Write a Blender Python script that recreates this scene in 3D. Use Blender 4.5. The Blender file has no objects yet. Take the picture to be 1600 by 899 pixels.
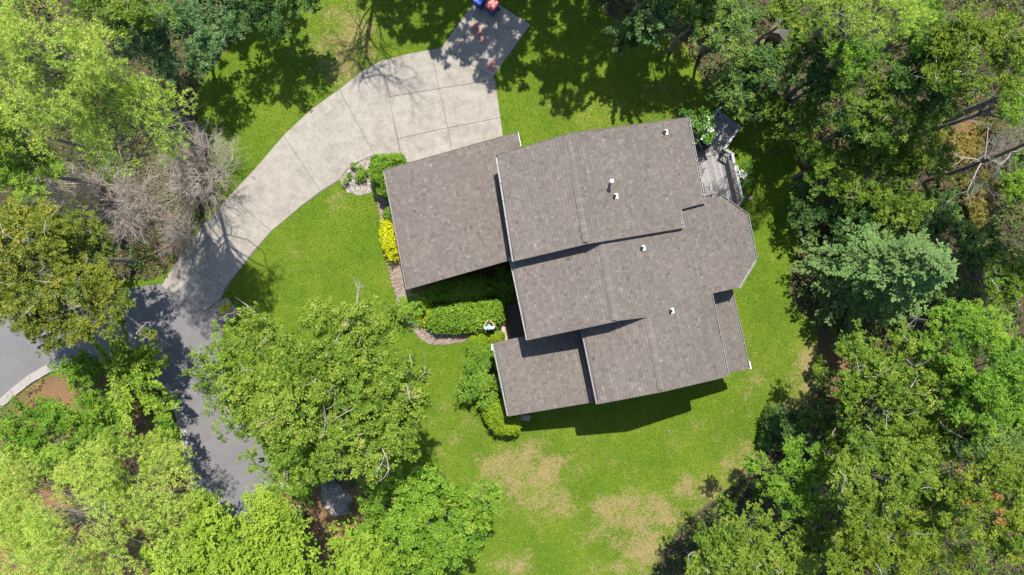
import bpy, math, random
import numpy as np
from mathutils import Vector

SC = bpy.context.scene
COL = SC.collection
# ------------------------------------------------------------------ camera, sky, sun
S = 0.034          # metres per photo pixel on the ground
H = 38.0           # camera height
cam_d = bpy.data.cameras.new("camera"); cam = bpy.data.objects.new("camera", cam_d); COL.objects.link(cam)
cam.location = (0, 0, H); cam.rotation_euler = (0, 0, 0)
cam_d.sensor_width = 36.0; cam_d.lens = 36.0 * H / (1600 * S); cam_d.clip_end = 400; cam_d.clip_start = 0.5
SC.camera = cam
SUNV = Vector((0.075, 0.469, 1.0)).normalized()
elev = math.asin(SUNV.z); azim = math.atan2(SUNV.x, SUNV.y)
W = bpy.data.worlds.new("World"); SC.world = W; W.use_nodes = True
nt = W.node_tree; nt.nodes.clear()
sky = nt.nodes.new("ShaderNodeTexSky"); sky.sky_type = 'NISHITA'; sky.sun_disc = False
sky.sun_elevation = elev; sky.sun_rotation = azim; sky.air_density = 1.0; sky.dust_density = 0.6; sky.ozone_density = 1.0
bg = nt.nodes.new("ShaderNodeBackground"); bg.inputs[1].default_value = 0.115
wo = nt.nodes.new("ShaderNodeOutputWorld")
nt.links.new(sky.outputs[0], bg.inputs[0]); nt.links.new(bg.outputs[0], wo.inputs[0])
sl = bpy.data.lights.new("sun", 'SUN'); sl.energy = 4.5; sl.angle = math.radians(0.53); sl.color = (1.0, 0.955, 0.88)
so = bpy.data.objects.new("sun", sl); COL.objects.link(so); so.location = (5, 20, 45)
so.rotation_euler = (-SUNV).to_track_quat('-Z', 'Y').to_euler()
SC.view_settings.view_transform = 'Standard'; SC.view_settings.look = 'None'
SC.view_settings.exposure = 0.82; SC.view_settings.gamma = 1.0; SC.view_settings.use_curve_mapping = False
SC.cycles.max_bounces = 7; SC.cycles.diffuse_bounces = 4; SC.cycles.transparent_max_bounces = 6

# ------------------------------------------------------------------ helpers
def P(px, py, h=0.0):
    f = S * (1 - h / H)
    return ((px - 800) * f, (449.5 - py) * f, h)
def P2(pts, h=0.0):
    return [P(x, y, h)[:2] for x, y in pts]
def empty(name, loc=(0, 0, 0), rz=0):
    o = bpy.data.objects.new(name, None); COL.objects.link(o); o.location = loc; o.rotation_euler = (0, 0, rz)
    o.empty_display_size = 0.3
    return o
def tag(o, label=None, cat=None, group=None, kind=None):
    if label: o['label'] = label
    if cat: o['category'] = cat
    if group: o['group'] = group
    if kind: o['kind'] = kind
    return o
def link(name, me, mat=None, parent=None, kind=None):
    if mat is not None and not me.materials: me.materials.append(mat)
    o = bpy.data.objects.new(name, me); COL.objects.link(o)
    if parent is not None: o.parent = parent
    if kind: o['kind'] = kind
    return o
def local(o, loc):       # mesh was made in world space: move its origin to loc
    v = np.empty(len(o.data.vertices) * 3); o.data.vertices.foreach_get('co', v)
    v = v.reshape(-1, 3) - np.array(loc); o.data.vertices.foreach_set('co', v.ravel()); o.data.update()
def npmesh(name, V, F, tint=None, smooth=False):
    V = np.asarray(V, dtype=np.float32).reshape(-1, 3); F = np.asarray(F, dtype=np.int32); k = F.shape[1]
    me = bpy.data.meshes.new(name)
    me.vertices.add(len(V)); me.vertices.foreach_set('co', V.ravel())
    me.loops.add(F.size); me.loops.foreach_set('vertex_index', F.ravel())
    me.polygons.add(len(F)); me.polygons.foreach_set('loop_start', np.arange(0, F.size, k, dtype=np.int32))
    if smooth: me.polygons.foreach_set('use_smooth', np.ones(len(F), dtype=bool))
    me.update(calc_edges=True)
    if tint is not None:
        a = me.attributes.new('tint', 'FLOAT', 'POINT'); a.data.foreach_set('value', np.asarray(tint, dtype=np.float32).ravel())
    return me
class MB:
    """collects polygons, builds ONE mesh object"""
    def __init__(s): s.v = []; s.f = []; s.t = []
    def add(s, vs, fs, t=0.5):
        n = len(s.v); s.v += [tuple(x) for x in vs]; s.f += [tuple(i + n for i in f) for f in fs]; s.t += [t] * len(vs); return s
    def box(s, c, d, ax=(1, 0, 0), up=None, t=0.5):
        ax = Vector(ax).normalized(); up = Vector(up).normalized() if up else Vector((0, 0, 1))
        ay = up.cross(ax).normalized(); up = ax.cross(ay); c = Vector(c); vs = []
        for k in (-1, 1):
            for (i, j) in ((-1, -1), (1, -1), (1, 1), (-1, 1)):
                vs.append(c + ax * (i * d[0] / 2) + ay * (j * d[1] / 2) + up * (k * d[2] / 2))
        return s.add(vs, [(3, 2, 1, 0), (4, 5, 6, 7), (0, 1, 5, 4), (1, 2, 6, 5), (2, 3, 7, 6), (3, 0, 4, 7)], t)
    def bar(s, a, b, w, h, t=0.5):
        a = Vector(a); b = Vector(b); d = b - a
        up = Vector((0, 0, 1)) if abs(d.normalized().z) < .95 else Vector((0, 1, 0))
        return s.box((a + b) / 2, (d.length, w, h), d, up, t)
    def prism(s, pts, z0, z1, t=0.5):       # pts: xy; z may be callables
        n = len(pts); f0 = z0 if callable(z0) else (lambda x, y: z0); f1 = z1 if callable(z1) else (lambda x, y: z1)
        ar = sum(pts[i][0] * pts[(i + 1) % n][1] - pts[(i + 1) % n][0] * pts[i][1] for i in range(n))
        if ar < 0: pts = pts[::-1]
        vs = [(x, y, f0(x, y)) for x, y in pts] + [(x, y, f1(x, y)) for x, y in pts]
        fs = [tuple(range(n - 1, -1, -1)), tuple(range(n, 2 * n))] + [(i, (i + 1) % n, (i + 1) % n + n, i + n) for i in range(n)]
        return s.add(vs, fs, t)
    def rings(s, rings, cap=True, t=0.5):   # list of equal-length vertex loops
        n = len(rings[0]); vs = [p for r in rings for p in r]; fs = []
        for k in range(len(rings) - 1):
            for i in range(n):
                j = (i + 1) % n; fs.append((k * n + i, k * n + j, k * n + n + j, k * n + n + i))
        if cap: fs += [tuple(range(n - 1, -1, -1)), tuple(range((len(rings) - 1) * n, len(rings) * n))]
        return s.add(vs, fs, t)
    def lathe(s, c, prof, n=16, cap=True, t=0.5):
        return s.rings([[(c[0] + r * math.cos(2 * math.pi * i / n), c[1] + r * math.sin(2 * math.pi * i / n), c[2] + z) for i in range(n)] for r, z in prof], cap, t)
    def build(s, name, mat=None, parent=None, kind=None, smooth=False, tint=False):
        me = bpy.data.meshes.new(name); me.from_pydata(s.v, [], s.f); me.update()
        if smooth: me.polygons.foreach_set('use_smooth', np.ones(len(me.polygons), dtype=bool))
        if tint:
            a = me.attributes.new('tint', 'FLOAT', 'POINT'); a.data.foreach_set('value', np.array(s.t, dtype=np.float32))
        return link(name, me, mat, parent, kind)
def inpoly(x, y, poly):
    x = np.asarray(x); y = np.asarray(y); r = np.zeros(x.shape, bool); n = len(poly)
    for i in range(n):
        x1, y1 = poly[i]; x2, y2 = poly[(i + 1) % n]
        if y1 == y2: continue
        c = ((y1 > y) != (y2 > y)) & (x < (x2 - x1) * (y - y1) / (y2 - y1) + x1); r ^= c
    return r
def inset(poly, d):
    n = len(poly); a = sum(poly[i][0] * poly[(i + 1) % n][1] - poly[(i + 1) % n][0] * poly[i][1] for i in range(n))
    sg = 1 if a > 0 else -1; out = []
    for i in range(n):
        p0 = Vector(poly[i - 1]); p1 = Vector(poly[i]); p2 = Vector(poly[(i + 1) % n])
        d1 = (p1 - p0).normalized(); d2 = (p2 - p1).normalized()
        n1 = Vector((-d1.y, d1.x)) * sg; n2 = Vector((-d2.y, d2.x)) * sg
        m = n1 + n2; k = m.dot(n1)
        m = m / k if abs(k) > .25 else n1
        out.append(tuple(p1 + m * d))
    return out

# ------------------------------------------------------------------ materials
def newmat(name):
    m = bpy.data.materials.new(name); m.use_nodes = True; t = m.node_tree; b = t.nodes["Principled BSDF"]
    return m, t, b
def N(t, typ, **kw):
    n = t.nodes.new(typ)
    for k, v in kw.items(): setattr(n, k, v)
    return n
def ramp(t, src, stops):
    r = N(t, "ShaderNodeValToRGB"); el = r.color_ramp.elements
    while len(el) < len(stops): el.new(0.5)
    for e, (p, c) in zip(el, stops): e.position = p; e.color = tuple(c) + (1,)
    t.links.new(src, r.inputs[0]); return r.outputs[0]
def noise(t, scale, detail=4, rough=.6, vec=None, dim='3D'):
    n = N(t, "ShaderNodeTexNoise"); n.inputs['Scale'].default_value = scale; n.inputs['Detail'].default_value = detail; n.inputs['Roughness'].default_value = rough
    if vec is not None: t.links.new(vec, n.inputs['Vector'])
    return n.outputs['Fac']
def wpos(t): return N(t, "ShaderNodeNewGeometry").outputs['Position']
def mix(t, fac, a, b, mode='MIX'):
    m = N(t, "ShaderNodeMix", data_type='RGBA', blend_type=mode)
    for s, v in ((m.inputs[0], fac), (m.inputs[6], a), (m.inputs[7], b)):
        if isinstance(v, (int, float)): s.default_value = v
        elif isinstance(v, tuple): s.default_value = v + (1,)
        else: t.links.new(v, s)
    return m.outputs[2]
def mth(t, op, a, b=None, c=None, clamp=False):
    m = N(t, "ShaderNodeMath", operation=op, use_clamp=clamp)
    for i, v in enumerate((a, b, c)):
        if v is None: continue
        if isinstance(v, (int, float)): m.inputs[i].default_value = v
        else: t.links.new(v, m.inputs[i])
    return m.outputs[0]
def attr(t, name): return N(t, "ShaderNodeAttribute", attribute_name=name).outputs['Fac']
def bump(t, b, src, strength=.3, dist=.02):
    n = N(t, "ShaderNodeBump"); n.inputs['Strength'].default_value = strength; n.inputs['Distance'].default_value = dist
    t.links.new(src, n.inputs['Height']); t.links.new(n.outputs[0], b.inputs['Normal'])
def flat(name, c, rough=.6, var=.12, sc=6, metal=0, spec=.4):
    m, t, b = newmat(name)
    f = noise(t, sc, 5, .65, wpos(t))
    lo = tuple(x * (1 - var) for x in c); hi = tuple(min(1, x * (1 + var)) for x in c)
    t.links.new(ramp(t, f, [(.3, lo), (.7, hi)]), b.inputs['Base Color'])
    b.inputs['Roughness'].default_value = rough; b.inputs['Metallic'].default_value = metal; b.inputs['Specular IOR Level'].default_value = spec
    return m
def leafmat(name, stops, trans=.34, rough=.6, spec=.22, sc=.9):
    m, t, b = newmat(name)
    f = mth(t, 'ADD', attr(t, 'tint'), mth(t, 'MULTIPLY_ADD', noise(t, sc, 2, .5, wpos(t)), .5, -.25), clamp=True)
    c = ramp(t, f, stops)
    t.links.new(c, b.inputs['Base Color']); b.inputs['Roughness'].default_value = rough; b.inputs['Specular IOR Level'].default_value = spec
    tr = N(t, "ShaderNodeBsdfTranslucent")
    tc = mix(t, 1.0, c, (1.15, 1.2, .55), 'MULTIPLY'); t.links.new(tc, tr.inputs[0])
    mx = N(t, "ShaderNodeMixShader"); mx.inputs[0].default_value = trans
    t.links.new(b.outputs[0], mx.inputs[1]); t.links.new(tr.outputs[0], mx.inputs[2])
    t.links.new(mx.outputs[0], t.nodes["Material Output"].inputs[0])
    return m
def barkmat(name, c0, c1, sc=9):
    m, t, b = newmat(name); f = noise(t, sc, 5, .7, wpos(t))
    t.links.new(ramp(t, f, [(.3, c0), (.7, c1)]), b.inputs['Base Color']); b.inputs['Roughness'].default_value = .9
    bump(t, b, f, .5, .02); return m

LM = {}
def L3(d, m, l, a=None):
    return [(0.0, d), (.42, m), (.78, l), (1.0, a or l)]
LM['oak'] = leafmat('oak_leaves', L3((0.057, 0.119, 0.011), (0.139, 0.233, 0.018), (0.251, 0.337, 0.037), (0.396, 0.380, 0.101)), .3)
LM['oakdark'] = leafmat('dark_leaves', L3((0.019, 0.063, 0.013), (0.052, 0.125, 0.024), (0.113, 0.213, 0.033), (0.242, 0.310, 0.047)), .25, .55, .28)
LM['maple'] = leafmat('maple_leaves', L3((0.144, 0.248, 0.019), (0.244, 0.371, 0.030), (0.337, 0.447, 0.044), (0.421, 0.484, 0.067)), .3, .55)
LM['yellowoak'] = leafmat('yellowing_leaves', L3((0.054, 0.096, 0.014), (0.166, 0.210, 0.020), (0.319, 0.312, 0.034), (0.485, 0.366, 0.050)), .3)
LM['olive'] = leafmat('olive_leaves', L3((0.065, 0.125, 0.012), (0.163, 0.241, 0.017), (0.272, 0.328, 0.029), (0.392, 0.372, 0.055)), .32)
LM['fine'] = leafmat('fine_green_leaves', L3((0.062, 0.153, 0.012), (0.140, 0.269, 0.019), (0.232, 0.359, 0.032), (0.309, 0.396, 0.051)), .3)
LM['pine'] = leafmat('pine_needles', L3((0.186, 0.290, 0.045), (0.360, 0.513, 0.069), (0.479, 0.540, 0.107), (0.479, 0.540, 0.167)), .25, .6, .25)
LM['spruce'] = leafmat('spruce_needles', L3((.065, .14, .040), (.135, .235, .070), (.205, .315, .105), (.26, .36, .135)), .2, .75, .05)
LM['cedar'] = leafmat('cedar_sprays', L3((0.089, 0.198, 0.020), (0.205, 0.344, 0.033), (0.329, 0.456, 0.048), (0.428, 0.482, 0.081)), .2, .6)
LM['bluegreen'] = leafmat('blue_green_leaves', L3((0.040, 0.097, 0.031), (0.093, 0.187, 0.055), (0.180, 0.284, 0.090), (0.274, 0.347, 0.122)), .22, .5)
LM['hedge'] = leafmat('hedge_leaves', L3((0.074, 0.163, 0.015), (0.159, 0.291, 0.021), (0.234, 0.362, 0.030), (0.296, 0.394, 0.048)), .28, .55, .28)
LM['yew'] = leafmat('yew_leaves', L3((0.062, 0.152, 0.015), (0.134, 0.258, 0.022), (0.224, 0.333, 0.032), (0.322, 0.394, 0.043)), .2, .5)
LM['gold'] = leafmat('golden_leaves', L3((.30, .33, .012), (.54, .56, .014), (.70, .70, .02), (.76, .74, .04)), .3, .5)
LM['goldgreen'] = leafmat('lime_leaves', L3((0.127, 0.230, 0.013), (0.235, 0.339, 0.016), (0.324, 0.405, 0.020), (0.393, 0.437, 0.026)), .3, .5)
LM['rust'] = leafmat('rusty_leaves', L3((.10, .12, .02), (.22, .22, .035), (.36, .25, .07), (.40, .22, .09)), .3)
LM['under'] = leafmat('undergrowth_leaves', [(0, (0.017, 0.045, 0.010)), (.3, (0.050, 0.102, 0.018)), (.6, (0.124, 0.178, 0.023)), (.85, (0.236, 0.238, 0.037)), (1, (0.372, 0.202, 0.064))], .25, .55, .28)  # tones lowered, shade of the tall trees is put into the colour
LM['flower'] = leafmat('flowering_leaves', [(0, (.03, .09, .015)), (.4, (.08, .19, .02)), (.85, (.15, .28, .03)), (.93, (.65, .68, .62)), (1, (.8, .8, .78))], .25, .55, .28)
LM['grass'] = leafmat('grass_blades', [(0, (0.048, 0.102, 0.007)), (.45, (0.086, 0.151, 0.009)), (.8, (0.137, 0.187, 0.015)), (1, (0.303, 0.257, 0.114))], .25, .6, .2)
BARK = barkmat('grey_bark', (.10, .085, .07), (.26, .23, .20))
BARKD = barkmat('brown_bark', (.06, .045, .035), (.16, .12, .09))
TWIG = barkmat('pale_twigs', (0.252, 0.225, 0.189), (0.432, 0.396, 0.342), 4)
DEAD = barkmat('dead_twigs', (0.327, 0.271, 0.228), (0.598, 0.514, 0.442), 3)

def groundmat():
    m, t, b = newmat('lawn_and_litter'); p = wpos(t)
    n1 = noise(t, .35, 4, .6, p); n2 = noise(t, 2.2, 5, .7, p); n3 = noise(t, 14, 4, .7, p)
    g = ramp(t, n1, [(.30, (0.044, 0.099, 0.006)), (.48, (0.081, 0.146, 0.009)), (.66, (0.150, 0.194, 0.017))])
    g2 = ramp(t, n2, [(.3, (0.061, 0.118, 0.006)), (.55, (0.094, 0.153, 0.009)), (.75, (0.158, 0.185, 0.022))])
    g = mix(t, .6, g, g2); g = mix(t, .95, g, ramp(t, n3, [(.32, (.38, .46, .35)), (.5, (.98, .98, .98)), (.68, (1.65, 1.45, 1.6))]), 'MULTIPLY')
    # thin, dry patches of the lawn
    dryc = ramp(t, n3, [(.25, (0.130, 0.110, 0.023)), (.5, (0.233, 0.181, 0.075)), (.75, (0.324, 0.259, 0.143))])
    s1 = N(t, "ShaderNodeMapRange"); s1.interpolation_type = 'SMOOTHSTEP'
    d = mth(t, 'ADD', attr(t, 'dry'), mth(t, 'ADD', mth(t, 'MULTIPLY_ADD', noise(t, 6.5, 8, .9, p), 4.6, -2.3), mth(t, 'MULTIPLY_ADD', noise(t, .9, 4, .7, p), 2.2, -1.1)))
    t.links.new(d, s1.inputs[0]); s1.inputs[1].default_value = .50; s1.inputs[2].default_value = .95
    g = mix(t, s1.outputs[0], g, dryc)
    # leaf litter of the woods
    v = N(t, "ShaderNodeTexVoronoi"); v.inputs['Scale'].default_value = 11; t.links.new(p, v.inputs['Vector'])
    sep = N(t, "ShaderNodeSeparateColor"); t.links.new(v.outputs['Color'], sep.inputs[0])
    lit = ramp(t, sep.outputs[0], [(0, (0.018, 0.015, 0.009)), (.35, (0.050, 0.037, 0.020)), (.65, (0.095, 0.070, 0.039)), (.85, (0.045, 0.056, 0.017)), (1, (0.150, 0.112, 0.066))])
    lit = mix(t, .5, lit, ramp(t, n2, [(.3, (0.035, 0.028, 0.017)), (.7, (0.120, 0.095, 0.055))]))
    mul = ramp(t, n3, [(.25, (0.086, 0.044, 0.020)), (.5, (0.196, 0.109, 0.054)), (.75, (0.294, 0.190, 0.109))])
    lit = mix(t, attr(t, 'mulch'), lit, mul)
    s2 = N(t, "ShaderNodeMapRange"); s2.interpolation_type = 'SMOOTHSTEP'
    w = mth(t, 'ADD', attr(t, 'wood'), mth(t, 'MULTIPLY_ADD', noise(t, 1.6, 5, .7, p), .6, -.3))
    t.links.new(w, s2.inputs[0]); s2.inputs[1].default_value = .40; s2.inputs[2].default_value = .62
    c = mix(t, s2.outputs[0], g, lit)
    t.links.new(c, b.inputs['Base Color']); b.inputs['Roughness'].default_value = .9; b.inputs['Specular IOR Level'].default_value = .15
    bump(t, b, n3, .8, .04); return m
def concretemat():
    m, t, b = newmat('driveway_concrete'); p = wpos(t)
    n1 = noise(t, .55, 6, .7, p); n2 = noise(t, 2.2, 7, .78, p); n3 = noise(t, 40, 3, .7, p); n4 = noise(t, 9, 6, .8, p)
    c = ramp(t, n1, [(.30, (0.154, 0.135, 0.109)), (.47, (0.257, 0.226, 0.188)), (.62, (0.324, 0.296, 0.254))])
    c2 = ramp(t, n2, [(.30, (0.119, 0.098, 0.072)), (.44, (0.245, 0.215, 0.178)), (.66, (0.342, 0.312, 0.271))])
    c = mix(t, .55, c, c2)
    st = N(t, 'ShaderNodeMapRange'); t.links.new(noise(t, .9, 8, .82, p), st.inputs[0]); st.inputs[1].default_value = .52; st.inputs[2].default_value = .68
    c = mix(t, mth(t, 'MULTIPLY', st.outputs[0], .62), c, (.135, .112, .090))
    c = mix(t, .5, c, ramp(t, n4, [(.3, (.68, .67, .66)), (.5, (1, 1, 1)), (.7, (1.28, 1.28, 1.3))]), 'MULTIPLY')
    c = mix(t, .35, c, ramp(t, n3, [(.3, (.7, .7, .7)), (.7, (1.25, 1.25, 1.25))]), 'MULTIPLY')
    c = mix(t, .2, c, ramp(t, attr(t, 'tint'), [(0, (.18, .16, .14)), (1, (.33, .315, .295))]))
    t.links.new(c, b.inputs['Base Color']); b.inputs['Roughness'].default_value = .85; bump(t, b, n3, .25, .01); return m
def asphaltmat():
    m, t, b = newmat('street_asphalt'); p = wpos(t)
    n1 = noise(t, .8, 7, .75, p); n3 = noise(t, 30, 4, .75, p)
    c = ramp(t, n1, [(.3, (0.122, 0.115, 0.116)), (.7, (0.160, 0.152, 0.152))])
    c = mix(t, .5, c, ramp(t, n3, [(.3, (.65, .65, .65)), (.7, (1.35, 1.35, 1.35))]), 'MULTIPLY')
    t.links.new(c, b.inputs['Base Color']); b.inputs['Roughness'].default_value = .9; bump(t, b, n3, .3, .01); return m
def shinglemat(name, under=False):
    m, t, b = newmat(name); p = wpos(t)
    if under:
        c = ramp(t, noise(t, 20, 4, .7, p), [(.3, (.10, .09, .08)), (.7, (.16, .145, .13))])
    else:
        a = attr(t, 'tint')
        c = ramp(t, a, [(0, (0.093, 0.076, 0.069)), (.3, (0.129, 0.111, 0.096)), (.6, (0.160, 0.137, 0.122)), (.85, (0.193, 0.170, 0.150)), (1, (0.251, 0.217, 0.191))])
        c = mix(t, .35, c, ramp(t, noise(t, 60, 3, .8, p), [(.3, (.6, .6, .6)), (.7, (1.4, 1.4, 1.4))]), 'MULTIPLY')
        c = mix(t, .35, c, ramp(t, noise(t, .5, 4, .6, p), [(.3, (.80, .80, .82)), (.7, (1.16, 1.14, 1.11))]), 'MULTIPLY')
    t.links.new(c, b.inputs['Base Color']); b.inputs['Roughness'].default_value = .92; b.inputs['Specular IOR Level'].default_value = .2
    return m
def brickmat():
    m, t, b = newmat('walk_pavers'); p = wpos(t)
    c = ramp(t, attr(t, 'tint'), [(0, (.22, .155, .12)), (.5, (.275, .205, .165)), (1, (.335, .265, .22))])
    c = mix(t, .4, c, ramp(t, noise(t, 25, 4, .7, p), [(.3, (.7, .7, .7)), (.7, (1.3, 1.3, 1.3))]), 'MULTIPLY')
    t.links.new(c, b.inputs['Base Color']); b.inputs['Roughness'].default_value = .9; return m
def woodmat(name, lo, hi):
    m, t, b = newmat(name); tc = N(t, "ShaderNodeTexCoord").outputs['Object']
    mp = N(t, "ShaderNodeMapping"); mp.inputs['Scale'].default_value = (2, 2, 2); t.links.new(tc, mp.inputs[0])
    oi = N(t, "ShaderNodeObjectInfo").outputs['Random']
    f = mth(t, 'ADD', mth(t, 'MULTIPLY', oi, .55), mth(t, 'MULTIPLY', noise(t, 6, 6, .75, wpos(t)), .6))
    t.links.new(ramp(t, f, [(.2, lo), (.85, hi)]), b.inputs['Base Color']); b.inputs['Roughness'].default_value = .85; return m
def sidingmat():
    m, t, b = newmat('lap_siding'); p = wpos(t)
    w = N(t, "ShaderNodeTexWave", wave_type='BANDS', bands_direction='Z', wave_profile='SAW'); w.inputs['Scale'].default_value = 1.4; t.links.new(p, w.inputs[0])
    c = mix(t, .3, ramp(t, noise(t, 3, 4, .6, p), [(.3, (.24, .17, .13)), (.7, (.33, .25, .20))]), ramp(t, w.outputs['Fac'], [(0, (.15, .10, .08)), (1, (.36, .28, .23))]))
    t.links.new(c, b.inputs['Base Color']); b.inputs['Roughness'].default_value = .8; bump(t, b, w.outputs['Fac'], .6, .02); return m
GROUND = groundmat(); CONC = concretemat(); ASPH = asphaltmat(); SHIN = shinglemat('roof_shingles'); UNDER = shinglemat('roof_underlay', True)
RAKE = flat('rake_paint', (.13, .11, .095), .7, .15)
BRICK = brickmat(); DECKW = woodmat('weathered_deck', (.125, .118, .113), (.30, .285, .275)); RAILW = woodmat('grey_rail', (.20, .20, .205), (.36, .36, .37)); SIDE = sidingmat()
WHITE = flat('white_trim', (0.612, 0.595, 0.578), .5, .08); GUT = flat('gutter_metal', (0.269, 0.263, 0.260), .4, .1); FASC = flat('fascia_paint', (0.257, 0.239, 0.221), .6, .1)
DARKM = flat('dark_metal', (.045, .045, .05), .5, .2); BLACK = flat('black_rubber', (.02, .02, .022), .6, .2); GREYM = flat('grey_metal', (.20, .19, .18), .5, .2)
BLUEP = flat('blue_plastic', (.012, .035, .22), .4, .15); BLUEL = flat('blue_lid_plastic', (.03, .10, .55), .4, .15); REDP = flat('red_lid_plastic', (.42, .07, .07), .45, .12)
CURB = flat('kerb_concrete', (0.285, 0.260, 0.234), .85, .16, 5); SLATE = flat('porch_slate', (0.077, 0.071, 0.075), .75, .3, 3); GREENB = flat('green_cabinet_paint', (0.052, 0.087, 0.070), .5, .12)
STONE, _t, _b = newmat('river_stone'); _t.links.new(ramp(_t, attr(_t, 'tint'), [(0, (0.156, 0.123, 0.104)), (.3, (0.272, 0.227, 0.201)), (.7, (0.363, 0.318, 0.288)), (1, (0.467, 0.441, 0.421))]), _b.inputs['Base Color']); _b.inputs['Roughness'].default_value = .8
JOINT = flat('joint_dirt', (.10, .085, .06), .95, .3, 8)
BEDS = flat('bed_sand', (0.194, 0.162, 0.136), .95, .3, 12)
PVC = flat('white_pvc', (0.544, 0.544, 0.544), .45, .04)

# ------------------------------------------------------------------ layout polygons (photo pixels on the ground)
ROAD = [(-900, 455), (0, 462), (150, 456), (250, 444), (320, 486), (347, 470), (356, 482), (345, 540), (350, 600), (405, 690), (436, 745), (408, 790), (392, 850), (380, 1500), (290, 1500), (322, 862), (312, 800), (292, 740), (284, 664), (262, 610), (180, 572), (110, 566), (88, 572), (45, 592), (0, 630), (-60, 692), (-900, 1100)]
W_WEST = [(-900, -800), (480, -800), (480, -70), (395, 40), (335, 95), (300, 150), (325, 235), (345, 300), (300, 370), (258, 432), (180, 442), (0, 440), (-900, 440)]
W_ISLE = [(-900, 1110), (-60, 700), (0, 640), (48, 602), (90, 582), (110, 576), (180, 580), (256, 612), (278, 666), (287, 740), (306, 800), (316, 862), (284, 1500), (-900, 1500)]
W_BED = [(392, 860), (408, 800), (440, 745), (490, 722), (575, 735), (640, 790), (660, 850), (660, 1500), (384, 1500)]
W_EAST = [(1050, 1500), (1015, 905), (1040, 850), (1100, 792), (1165, 748), (1195, 690), (1240, 645), (1300, 600), (1290, 540), (1240, 470), (1240, 420), (1258, 330), (1250, 250), (1225, 195), (1150, 165), (1100, 135), (1062, 55), (940, 25), (900, -70), (900, -800), (2600, -800), (2600, 1500)]
FRONT_BED = [(640, 452), (800, 405), (795, 490), (788, 505), (740, 520), (690, 522), (655, 505), (625, 462)]
WOODS = [P2(p) for p in (W_WEST, W_ISLE, W_BED, W_EAST)]
ROADW = P2(ROAD)
DRIVE = P2([(252, 447), (276, 408), (318, 352), (360, 305), (400, 262), (443, 212), (485, 172), (530, 140), (565, 112), (596, 95), (640, 84), (690, 74), (752, -12), (829, 39), (770, 121), (788, 228), (600, 262), (558, 254), (529, 282), (470, 323), (424, 362), (372, 425), (345, 468), (320, 486)])
HOUSEF = P2([(640, 285), (840, 235), (860, 240), (1060, 215), (1090, 330), (1150, 350), (1155, 440), (1130, 560), (930, 610), (800, 630), (785, 550), (815, 500), (790, 420), (660, 440)])
def woodmask(x, y):
    r = np.zeros(np.shape(x), bool)
    for p in WOODS: r |= inpoly(x, y, p)
    return r
def blur(a, n):
    for _ in range(n):
        b = np.pad(a, 1, mode='edge'); a = (b[:-2, 1:-1] + b[2:, 1:-1] + b[1:-1, :-2] + b[1:-1, 2:] + 2 * b[1:-1, 1:-1]) / 6
    return a

# ------------------------------------------------------------------ ground
def build_ground():
    gs = .45; xs = np.arange(-48, 48.01, gs); ys = np.arange(-34, 44.01, gs); X, Y = np.meshgrid(xs, ys)
    wood = blur(woodmask(X, Y).astype(float), 3)
    mul = np.zeros_like(X)
    for p in (W_ISLE, W_BED, FRONT_BED): mul = np.maximum(mul, inpoly(X, Y, P2(p)).astype(float))
    fb = inpoly(X, Y, P2(FRONT_BED)).astype(float); wood = np.maximum(wood, blur(fb, 1))
    mul = blur(mul, 4); dry = np.zeros_like(X)
    soil = [(1312, 570, 45, 60, 1.0), (1310, 620, 45, 40, .8), (1520, 215, 60, 50, 1), (265, 375, 25, 30, .9), (1090, 40, 40, 25, .6), (1275, 280, 30, 60, .4)]
    for (px, py, rx, ry, k) in soil:
        c = P(px, py); e = ((X - c[0]) / (rx * S)) ** 2 + ((Y - c[1]) / (ry * S)) ** 2
        mul = np.maximum(mul, k * .8 * np.exp(-e)); wood = np.maximum(wood, np.where(np.exp(-e) > .45, .7, 0))
    for (px, py, rx, ry, k) in [(820, 738, 60, 40, .95), (850, 780, 45, 35, .7), (790, 700, 40, 25, .5), (900, 700, 30, 20, .45), (1000, 800, 70, 32, .9), (950, 835, 50, 40, .55), (1005, 855, 40, 40, .8), (1090, 765, 60, 22, .7), (1165, 740, 40, 40, .7), (1270, 575, 30, 50, .85), (1250, 640, 40, 30, .8), (1180, 600, 60, 60, .35), (540, 70, 45, 70, .75), (1060, 60, 30, 25, .6), (930, 170, 70, 25, .42), (800, 880, 40, 25, .6), (720, 690, 60, 60, .35), (960, 890, 60, 20, .5), (1110, 690, 70, 50, .3), (450, 400, 60, 40, .22), (530, 320, 15, 20, .4), (1040, 160, 50, 40, .3), (980, 720, 40, 20, .3)]:
        c = P(px, py); e = ((X - c[0]) / (rx * S)) ** 2 + ((Y - c[1]) / (ry * S)) ** 2; dry = np.maximum(dry, np.minimum(.85, k * 1.2 * np.exp(-e * .55)))
    ny, nx = X.shape; V = np.stack([X, Y, np.zeros_like(X)], -1).reshape(-1, 3)
    i = np.arange((ny - 1) * (nx - 1)); r = i // (nx - 1); c = i % (nx - 1); a = r * nx + c
    me = npmesh('ground', V, np.stack([a, a + 1, a + 1 + nx, a + nx], 1))
    for nm, arr in (('wood', wood), ('mulch', mul), ('dry', dry)):
        at = me.attributes.new(nm, 'FLOAT', 'POINT'); at.data.foreach_set('value', arr.ravel().astype(np.float32))
    tag(link('ground', me, GROUND), 'green mown lawn with straw dry patches running into brown leaf litter under trees', kind='structure')
    return xs, ys, dry
GX, GY, DRY = build_ground()
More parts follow.
